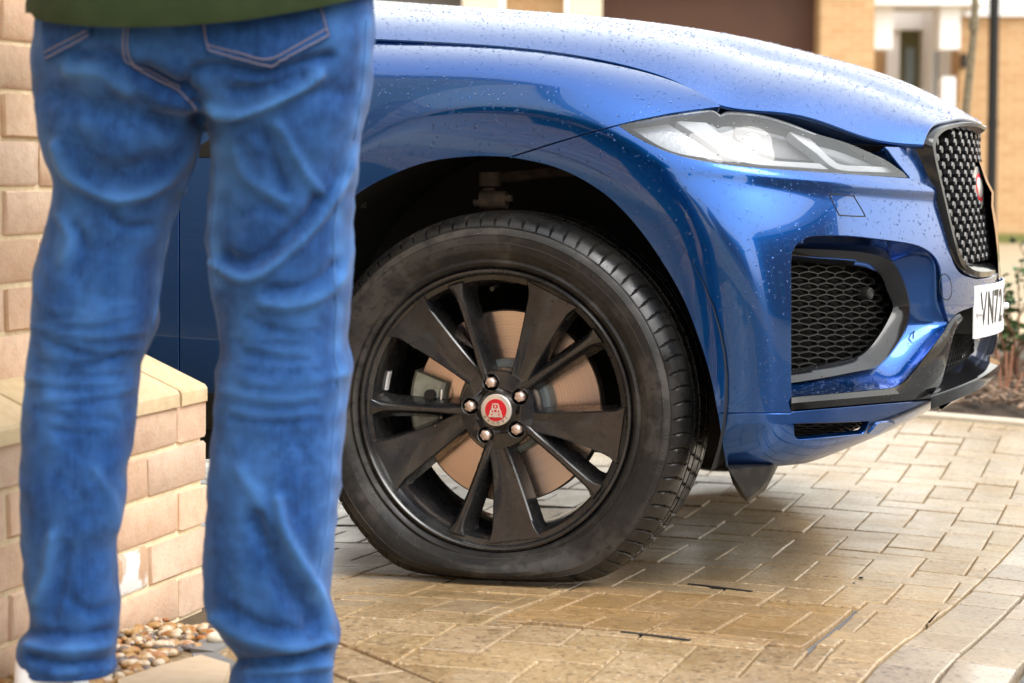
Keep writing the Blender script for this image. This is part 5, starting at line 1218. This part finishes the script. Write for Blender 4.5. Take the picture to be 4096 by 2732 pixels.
MB().grid(R, closed=True).cap(R[0], True).obj('hair', mat('brown_hair', (.05, .03, .018), rough=.6, bump=(200, .6, .003)), bo_, smooth=60)
# ------------------------------------------------------------------ far side of the drive: bed, path, houses
M['farbrick'] = bpy.data.materials.new('far_brick'); M['farbrick'].use_nodes = True
def brickmat(m, c1, c2, mo, sc_=1.):
    n = m.node_tree; b = n.nodes['Principled BSDF']; b.inputs['Roughness'].default_value = .85
    tc = n.nodes.new('ShaderNodeTexCoord'); mp = n.nodes.new('ShaderNodeMapping'); mp.inputs['Rotation'].default_value = (PI/2, 0, 0)
    br = n.nodes.new('ShaderNodeTexBrick'); br.inputs['Color1'].default_value = (*c1, 1); br.inputs['Color2'].default_value = (*c2, 1); br.inputs['Mortar'].default_value = (*mo, 1)
    br.inputs['Scale'].default_value = 1; br.inputs['Brick Width'].default_value = .225; br.inputs['Row Height'].default_value = .075; br.inputs['Mortar Size'].default_value = .006
    n.links.new(tc.outputs['Object'], mp.inputs[0]); n.links.new(mp.outputs[0], br.inputs[0]); n.links.new(br.outputs[0], b.inputs['Base Color'])
brickmat(M['farbrick'], (.52, .33, .17), (.46, .26, .12), (.55, .40, .24))
M['cream'] = mat('cream_render', (.74, .62, .46), rough=.7)
M['white'] = mat('white_paint', (.82, .82, .82), rough=.5)
M['brown'] = mat('brown_garage_door', (.085, .030, .012), rough=.5, noise=(3, .4, (.06, .02, .008)))
M['olive'] = mat('olive_door', (.14, .13, .05), rough=.4)
M['greyglass'] = mat('pale_glass', (.22, .27, .29), rough=.15)
def fr(name, D, yaw, **kw):
    """frame for a building at distance D: local x = right, y = away, z = up"""
    o = np.array([*(C+HF*D)[:2], 0.]); c, s = math.cos(yaw), math.sin(yaw); X_ = RT*c+HF*s; Y_ = HF*c-RT*s
    m4 = Matrix([[X_[0], Y_[0], 0, o[0]], [X_[1], Y_[1], 0, o[1]], [0, 0, 1, 0], [0, 0, 0, 1]])
    e = bpy.data.objects.new(name, None); sc.collection.objects.link(e); e.matrix_world = m4
    for k_, v in kw.items(): e[k_] = v
    return e
def lpart(name, m, parent, *boxes, **kw):
    mb = MB()
    for a, b in boxes: mb.box(a, b)
    me = mb.mesh(name); me.materials.append(m); o = bpy.data.objects.new(name, me); sc.collection.objects.link(o); o.parent = parent
    for k_, v in kw.items(): o[k_] = v
    return o
DB = 26.; sB = F/DB
def lx(x): return (x-CX)/sB
def lz(y): return .77+(HZN-y)/sB
# garage block
gb = fr('garage_block', DB, 0., label='brick garage block with a dark brown door behind the bonnet', category='building')
lpart('wall', M['farbrick'], gb, ((lx(818), 0, -.2), (lx(872), 3, 3.5)), ((lx(380), 0, 3.2), (lx(818), 3, 3.5)), ((lx(505), .25, -.2), (lx(565), 3, 3.2)))
lpart('pillar', M['cream'], gb, ((lx(463), -.1, -.2), (lx(500), .4, 3.3))); lpart('pillar', M['cream'], gb, ((lx(569), -.1, -.2), (lx(601), .4, 3.3)))
lpart('garage_door', M['brown'], gb, ((lx(601), .5, -.2), (lx(818), .7, 3.2))); lpart('garage_door', mat('grey_garage_door', (.20, .20, .215), rough=.5), gb, ((lx(330), .9, -.2), (lx(463), 1.1, 3.2)))
lpart('roof', mat('far_slate', (.09, .085, .08), rough=.6), gb, ((lx(360), -.3, 3.5), (lx(880), 6, 3.62)))
# house with porch
hb = fr('porch_house', DB+.6, 0., label='buff brick house with a white pillared porch, behind the grille', category='house')
def qb(xa, xb, y0, y1, z0, z1):
    k_ = (DB+.6+y0)/F; return ((xa-CX)*k_, y0, z0), ((xb-CX)*k_, y1, z1)
lpart('wall', M['farbrick'], hb, qb(956, 1500, .9, 1.4, 0, 3.7), qb(860, 960, 2.3, 2.6, 0, 3.7), qb(860, 878, .9, 2.3, 0, 3.7))
lpart('band', M['white'], hb, qb(956, 1500, .82, .9, lz(9), 3.65))
lpart('canopy', M['white'], hb, qb(864, 985, -.35, .8, lz(5), 3.4))
for a_, b_ in ((868, 886), (940, 953)):
    lpart('pillar', M['white'], hb, qb(a_, b_, -.1, .18, 0, 2.0), qb(a_-3, b_+4, -.17, .25, lz(48), lz(5)+.05))
lpart('door_surround', M['white'], hb, qb(884, 897, 1.7, 1.9, 0, 3.0), qb(921, 956, 1.6, 1.9, 0, 3.0), qb(926, 930, 1.45, 1.6, 0, 3.0), qb(937, 941, 1.45, 1.6, 0, 3.0), qb(884, 956, 1.65, 1.9, lz(18), 3.05))
lpart('door', M['olive'], hb, qb(896, 922, 1.95, 2.0, 0, lz(17))); lpart('pane', M['greyglass'], hb, qb(903, 912, 1.91, 1.95, .3, lz(36)))
lpart('door_lamp', M['black'], hb, qb(960, 964, .76, .89, lz(63), lz(48)))
lpart('plinth_moss', mat('mossy_base', (.16, .17, .05), rough=.9), hb, qb(956, 1500, .84, .9, -.2, .10))
dp_ = fr('drainpipe', DB+.4, 0, label='black downpipe on the brick wall at the right edge', category='drainpipe'); dx = (997.5-CX)/(F/(DB+.4))
mb = MB().tube([(dx, .4, -.02), (dx, .4, 3.7)], .062, 10).tube([(dx, .4, 1.4), (dx, .4, 1.5)], .068, 10).tube([(dx, .4, 3.0), (dx, .4, 3.1)], .068, 10)
me = mb.mesh('pipe', 40); me.materials.append(M['dark']); o = bpy.data.objects.new('pipe', me); sc.collection.objects.link(o); o.parent = dp_
# sapling
tb = at(958, 345, D=11.); tr_ = empty('sapling', tuple(np.r_[tb[:2], 0]), label='slender bare sapling trunk in front of the white porch', category='tree')
pts = [at(955, 350, D=11), at(959, 250, D=11), at(962, 165, D=11), at(966, 110, D=11), at(971, 60, D=11), at(974.5, 20, D=11), at(976, -40, D=11), at(980, -160, D=11), at(984, -330, D=11)]
pts[0][2] = 0
bark = mat('mottled_bark', (.20, .155, .095), rough=.9, noise=[(40, .8, (.10, .075, .045)), (90, .4, (.30, .26, .18))], bump=(80, .8, .01))
MB().tube([tuple(p) for p in cat(pts, 4)], list(np.interp(np.linspace(0, 1, 33), [0, .5, 1], [.026, .020, .012])), 10).tube([tuple(at(973.5, 30, D=11)), tuple(at(974, 18, D=11))], .026, 8).obj('trunk', bark, tr_, smooth=60)
mb = MB()
for i in range(26):
    b0 = Vector(pts[6+i % 2]+(pts[8]-pts[7])*random.random()); d_ = Vector((random.gauss(0, .5), random.gauss(0, .5), random.uniform(.3, 1))); mb.tube([b0, b0+d_*.35, b0+d_*.7+Vector((0, 0, .1))], [.008, .005, .002], 5)
mb.obj('crown', bark, tr_, smooth=60)
# planting bed
BY0, BY1 = 3.2, 6.2
bed = MB().grid([[(x, y, float(gz(x, y))+.0+.05*min(1, (y-BY0)/.3)*min(1, (BY1-y)/.3)+.012*math.sin(x*9)*math.sin(y*7)) for x in np.arange(-1.5, 4.01, .1)] for y in np.arange(BY0, BY1+.01, .1)]).obj('planting_bed', mat('dark_soil', (.055, .038, .026), rough=.95, noise=(25, .7, (.09, .06, .04)), bump=(60, .8, .01)), smooth=180, kind='structure')
kerb = MB().grid([[(x, BED_Y+.012, float(gz(x, BED_Y))-.05), (x, BED_Y+.012, float(gz(x, BED_Y))+.010), (x, BED_Y+.018, float(gz(x, BED_Y))+.016), (x, BED_Y+.07, float(gz(x, BED_Y))+.016), (x, BED_Y+.075, float(gz(x, BED_Y))-.05)] for x in np.arange(-1.5, 4.01, .25)]).obj('kerb', M['stone'], smooth=40, kind='structure')
mb = MB(); rg = random.Random(3)
for i in range(3800):
    x, y = rg.uniform(-.3, 1.7), rg.uniform(BY0+.03, 4.9); z = float(gz(x, y))+.05+rg.uniform(-.006, .02); L_, w_, t_ = rg.uniform(.02, .07), rg.uniform(.006, .018), rg.uniform(.003, .007)
    m4 = Matrix.Translation((x, y, z)) @ Matrix.Rotation(rg.uniform(0, PI), 4, 'Z') @ Matrix.Rotation(rg.gauss(0, .35), 4, 'Y') @ Matrix.Rotation(rg.gauss(0, .3), 4, 'X'); mb.box((-L_/2, -w_/2, 0), (L_/2, w_/2, t_), m4)
mulch = mb.obj('mulch', mat('bark_mulch', (.12, .07, .04), rough=.9, noise=[(14, .9, (.30, .20, .13)), (22, .8, (.035, .022, .016), 3)]), kind='stuff', label='bark mulch covering the planting bed')
def shrub(x, y, hgt, wid, nst, nl, seed, label, mleaf):
    rg = random.Random(seed); z0 = float(gz(x, y))+.04; e = empty('shrub', (x, y, z0), label=label, category='shrub', group='low shrubs in the planting bed')
    st = MB(); lf = MB()
    for i in range(nst):
        a = rg.uniform(0, 2*PI); k_ = rg.random(); tip = Vector((x+wid*k_*math.cos(a), y+wid*k_*math.sin(a), z0+hgt*rg.uniform(.6, 1))); b0 = Vector((x+rg.gauss(0, .03), y+rg.gauss(0, .03), z0-.03)); md = b0.lerp(tip, .5)+Vector((rg.gauss(0, .03), rg.gauss(0, .03), .03)); st.tube([b0, md, tip], [.0045, .0035, .002], 5, caps=False)
        for q in range(nl):
            t = rg.uniform(.35, 1.05); p = b0.lerp(md, t*2) if t < .5 else md.lerp(tip, t*2-1); d_ = Vector((rg.gauss(0, 1), rg.gauss(0, 1), rg.gauss(.3, .6))).normalized(); L_ = rg.uniform(.022, .045); s = d_.cross(Vector((rg.random(), rg.random(), rg.random()))).normalized()*L_*.3; n = d_.cross(s).normalized()*L_*.08
            lf.add([p, p+d_*L_*.5+s+n, p+d_*L_, p+d_*L_*.5-s+n], [(0, 1, 2), (0, 2, 3)])
    st.obj('stem', mat('shrub_stem', (.20, .09, .05), rough=.8), e, smooth=60); lf.obj('crown', mleaf, e)
lf1 = mat('glossy_leaf', (.040, .085, .022), rough=.3, noise=(8, .8, (.08, .14, .035))); lf2 = mat('blue_green_leaf', (.045, .08, .05), rough=.35, noise=(8, .8, (.09, .12, .05)))
p = ground(1012, 372); shrub(p[0]+.05, 4.15, .42, .20, 16, 26, 1, 'glossy green shrub in the bed right of the number plate', lf1)
shrub(p[0]+.22, 4.7, .50, .22, 16, 26, 2, 'taller bluish green shrub behind the glossy one at the right edge', lf2)
# bare reddish canes
q = [((1000, 402), (997, 350)), ((1003, 402), (1006, 352)), ((1004, 402), (1013, 345)), ((1006, 405), (1023, 372))]
cn = empty('bare_canes', tuple(at(1003, 402, Y=3.6)), label='bare reddish canes sprouting from the mulch by the splitter', category='plant')
mb = MB()
for a_, b_ in q: mb.tube([tuple(at(*a_, Y=3.6)), tuple((at(*a_, Y=3.6)+at(*b_, Y=3.6))/2+np.array([.006, 0, 0])), tuple(at(*b_, Y=3.62))], [.005, .004, .003], 6)
mb.obj('stem', mat('red_cane', (.30, .13, .07), rough=.7), cn, smooth=60)
MB().grid([[(x, y, .0) for x in (-20, 30)] for y in (7.2, 9.4)]).obj('path', mat('tan_path', (.50, .38, .24), rough=.8, noise=(3, .5, (.42, .30, .17))), kind='structure')
MB().box((-20, 9.4, -.1), (30, 9.55, .05)).obj('path_edging', M['stone'], kind='structure')
MB().grid([[(x, y, -.004) for x in (-60, 60)] for y in (-22, -6.)]).obj('street', M['tarmac'], kind='structure')
# houses across the street behind the viewer; the wet paint mirrors them
def street_house(x, y, wd, hgt, gable, label, col, turn=0.):
    e = empty('street_house', (x, y, 0), label=label, category='house', group='houses across the street')
    P = lambda nm, m, *bx: [finish(MB().box(a, b).obj(nm, None), m, None) if False else MB().box(a, b).obj(nm, m, e) for a, b in bx]
    P('wall', col, ((x, y-7, 0), (x+wd, y, hgt)))
    if gable:
        MB().prism([(x-.2, y+.05, hgt), (x+wd+.2, y+.05, hgt), (x+wd/2, y+.05, hgt+wd*.62)], None, (0, -7.2, 0)).obj('gable', col, e, recalc=True)
        MB().prism([(x-.5, y+.15, hgt-.2), (x+wd/2, y+.15, hgt+wd*.68), (x+wd+.5, y+.15, hgt-.2), (x+wd/2, y+.15, hgt+wd*.60)], None, (0, -7.5, 0)).obj('roof', M['roofdark'], e, recalc=True)
    else: MB().prism([(x-.3, y+.4, hgt), (x-.3, y-3.5, hgt+2.2), (x-.3, y-7.4, hgt)], None, (wd+.6, 0, 0)).obj('roof', M['roofdark'], e, recalc=True)
    n_ = max(2, int(wd/2.2))
    for i in range(n_):
        for z in (.9, 3.3):
            xx = x+wd*(i+.5)/n_
            w_ = MB().box((xx-.55, y-.02, z), (xx+.55, y+.05, z+1.35)).obj('window', M['white'], e)
            for a in (-1, 1):
                for b in (0, 1): MB().box((xx+(-.47 if a < 0 else .04), y+.045, z+.08+b*.64), (xx+(-.04 if a < 0 else .47), y+.056, z+.63+b*.64)).obj('pane', M['window'], w_)
    e.rotation_euler = (0, 0, turn)
M['roofdark'] = mat('street_roof', (.07, .05, .045), rough=.6); M['streetbrick'] = mat('street_brick', (.30, .14, .08), rough=.85, noise=(5, .4, (.22, .10, .06)))
street_house(3.4, -25.5, 6.8, 5.2, True, 'gabled red brick house across the street, seen only as a reflection', M['streetbrick'])
street_house(10.9, -26.5, 11, 5.0, False, 'long red brick house across the street, seen only as a reflection', M['streetbrick'])
street_house(-13, -26.5, 14, 5.0, False, 'red brick house behind the near brick house, seen only as a reflection', M['streetbrick'])

street_house(14.5, -11, 17, 5.2, False, 'red brick house closing the street on the right, seen only as a reflection', M['streetbrick'], PI/2)
# ------------------------------------------------------------------ rain drops standing on the paint
def water():
    m = bpy.data.materials.new('rain_water'); m.use_nodes = True; b = m.node_tree.nodes['Principled BSDF']
    b.inputs['Base Color'].default_value = (1, 1, 1, 1); b.inputs['Roughness'].default_value = .02; b.inputs['IOR'].default_value = 1.33; b.inputs['Transmission Weight'].default_value = 1.; return m
M['water'] = water()
def droplets(o, n, rmin, rmax, name, parent, zone=None, two=False):
    me = o.data; me.calc_loop_triangles(); T = np.array([t.vertices[:] for t in me.loop_triangles]); V = np.array([v.co[:] for v in me.vertices])
    a, b, c = V[T[:, 0]], V[T[:, 1]], V[T[:, 2]]; N = np.cross(b-a, c-a); ar = np.linalg.norm(N, axis=1); N = N/(ar[:, None]+1e-12)
    cen = (a+b+c)/3
    if two: N = N*np.sign(((C-cen)*N).sum(1))[:, None]
    vis_ = ((C-cen)*N).sum(1) > 0
    pp = px(cen); vis_ &= (pp[:, 0] > 350) & (pp[:, 0] < 1015) & (pp[:, 1] > -5)
    w_ = np.nan_to_num(ar*vis_)
    if zone is not None: w_ = w_*zone(cen)
    ix = np.random.choice(len(T), n, p=w_/w_.sum()); mb = MB()
    for i in ix:
        r1, r2 = random.random(), random.random()
        if r1+r2 > 1: r1, r2 = 1-r1, 1-r2
        p = a[i]+(b[i]-a[i])*r1+(c[i]-a[i])*r2; nn = N[i]; r_ = rmin+(rmax-rmin)*random.random()**3
        t = np.cross(nn, [0, 0, 1.]) if abs(nn[2]) < .95 else np.cross(nn, [1., 0, 0]); t /= np.linalg.norm(t); s = np.cross(nn, t)
        st_ = 1+.5*random.random()*(1-abs(nn[2])); R = []
        for rr, h in ((1., -.05), (.85, .35), (.45, .55)):
            R.append([p+(t*math.cos(q)+s*math.sin(q)*st_)*r_*rr+nn*r_*h for q in [2*PI*k/7 for k in range(7)]])
        mb.grid(R, closed=True, flip=False).cap(R[-1])
    return mb.obj(name, M['water'], parent, smooth=180, kind='stuff')
droplets(bonnet, 5200, .0008, .0026, 'rain_drops', bonnet); droplets(fender, 1100, .0008, .0028, 'rain_drops', fender); droplets(bumper, 1400, .0008, .0024, 'rain_drops', bumper)
droplets(bpy.data.objects['black_trim'], 260, .0008, .0022, 'rain_drops', bumper, two=True); droplets(bpy.data.objects['intake_frame'], 160, .0008, .002, 'rain_drops', bumper, lambda c: (c[:, 2] < .5)*1., two=True); droplets(bpy.data.objects['intake_recess'], 260, .0008, .0022, 'rain_drops', bumper, lambda c: (c[:, 2] < .48)*1., two=True)
for o_ in [o for o in sc.objects if o.parent == wheel and o.name.split('.')[0] in ('spoke',)]: droplets(o_, 60, .0008, .0026, 'rain_drops', wheel, two=True)
droplets(ty, 420, .0008, .0028, 'rain_drops', wheel, lambda c: (c[:, 1] < .06)*1., two=True)
droplets(lens, 160, .0008, .002, 'rain_drops', lens)
for o in sc.objects:
    if '_o' in o: del o['_o']
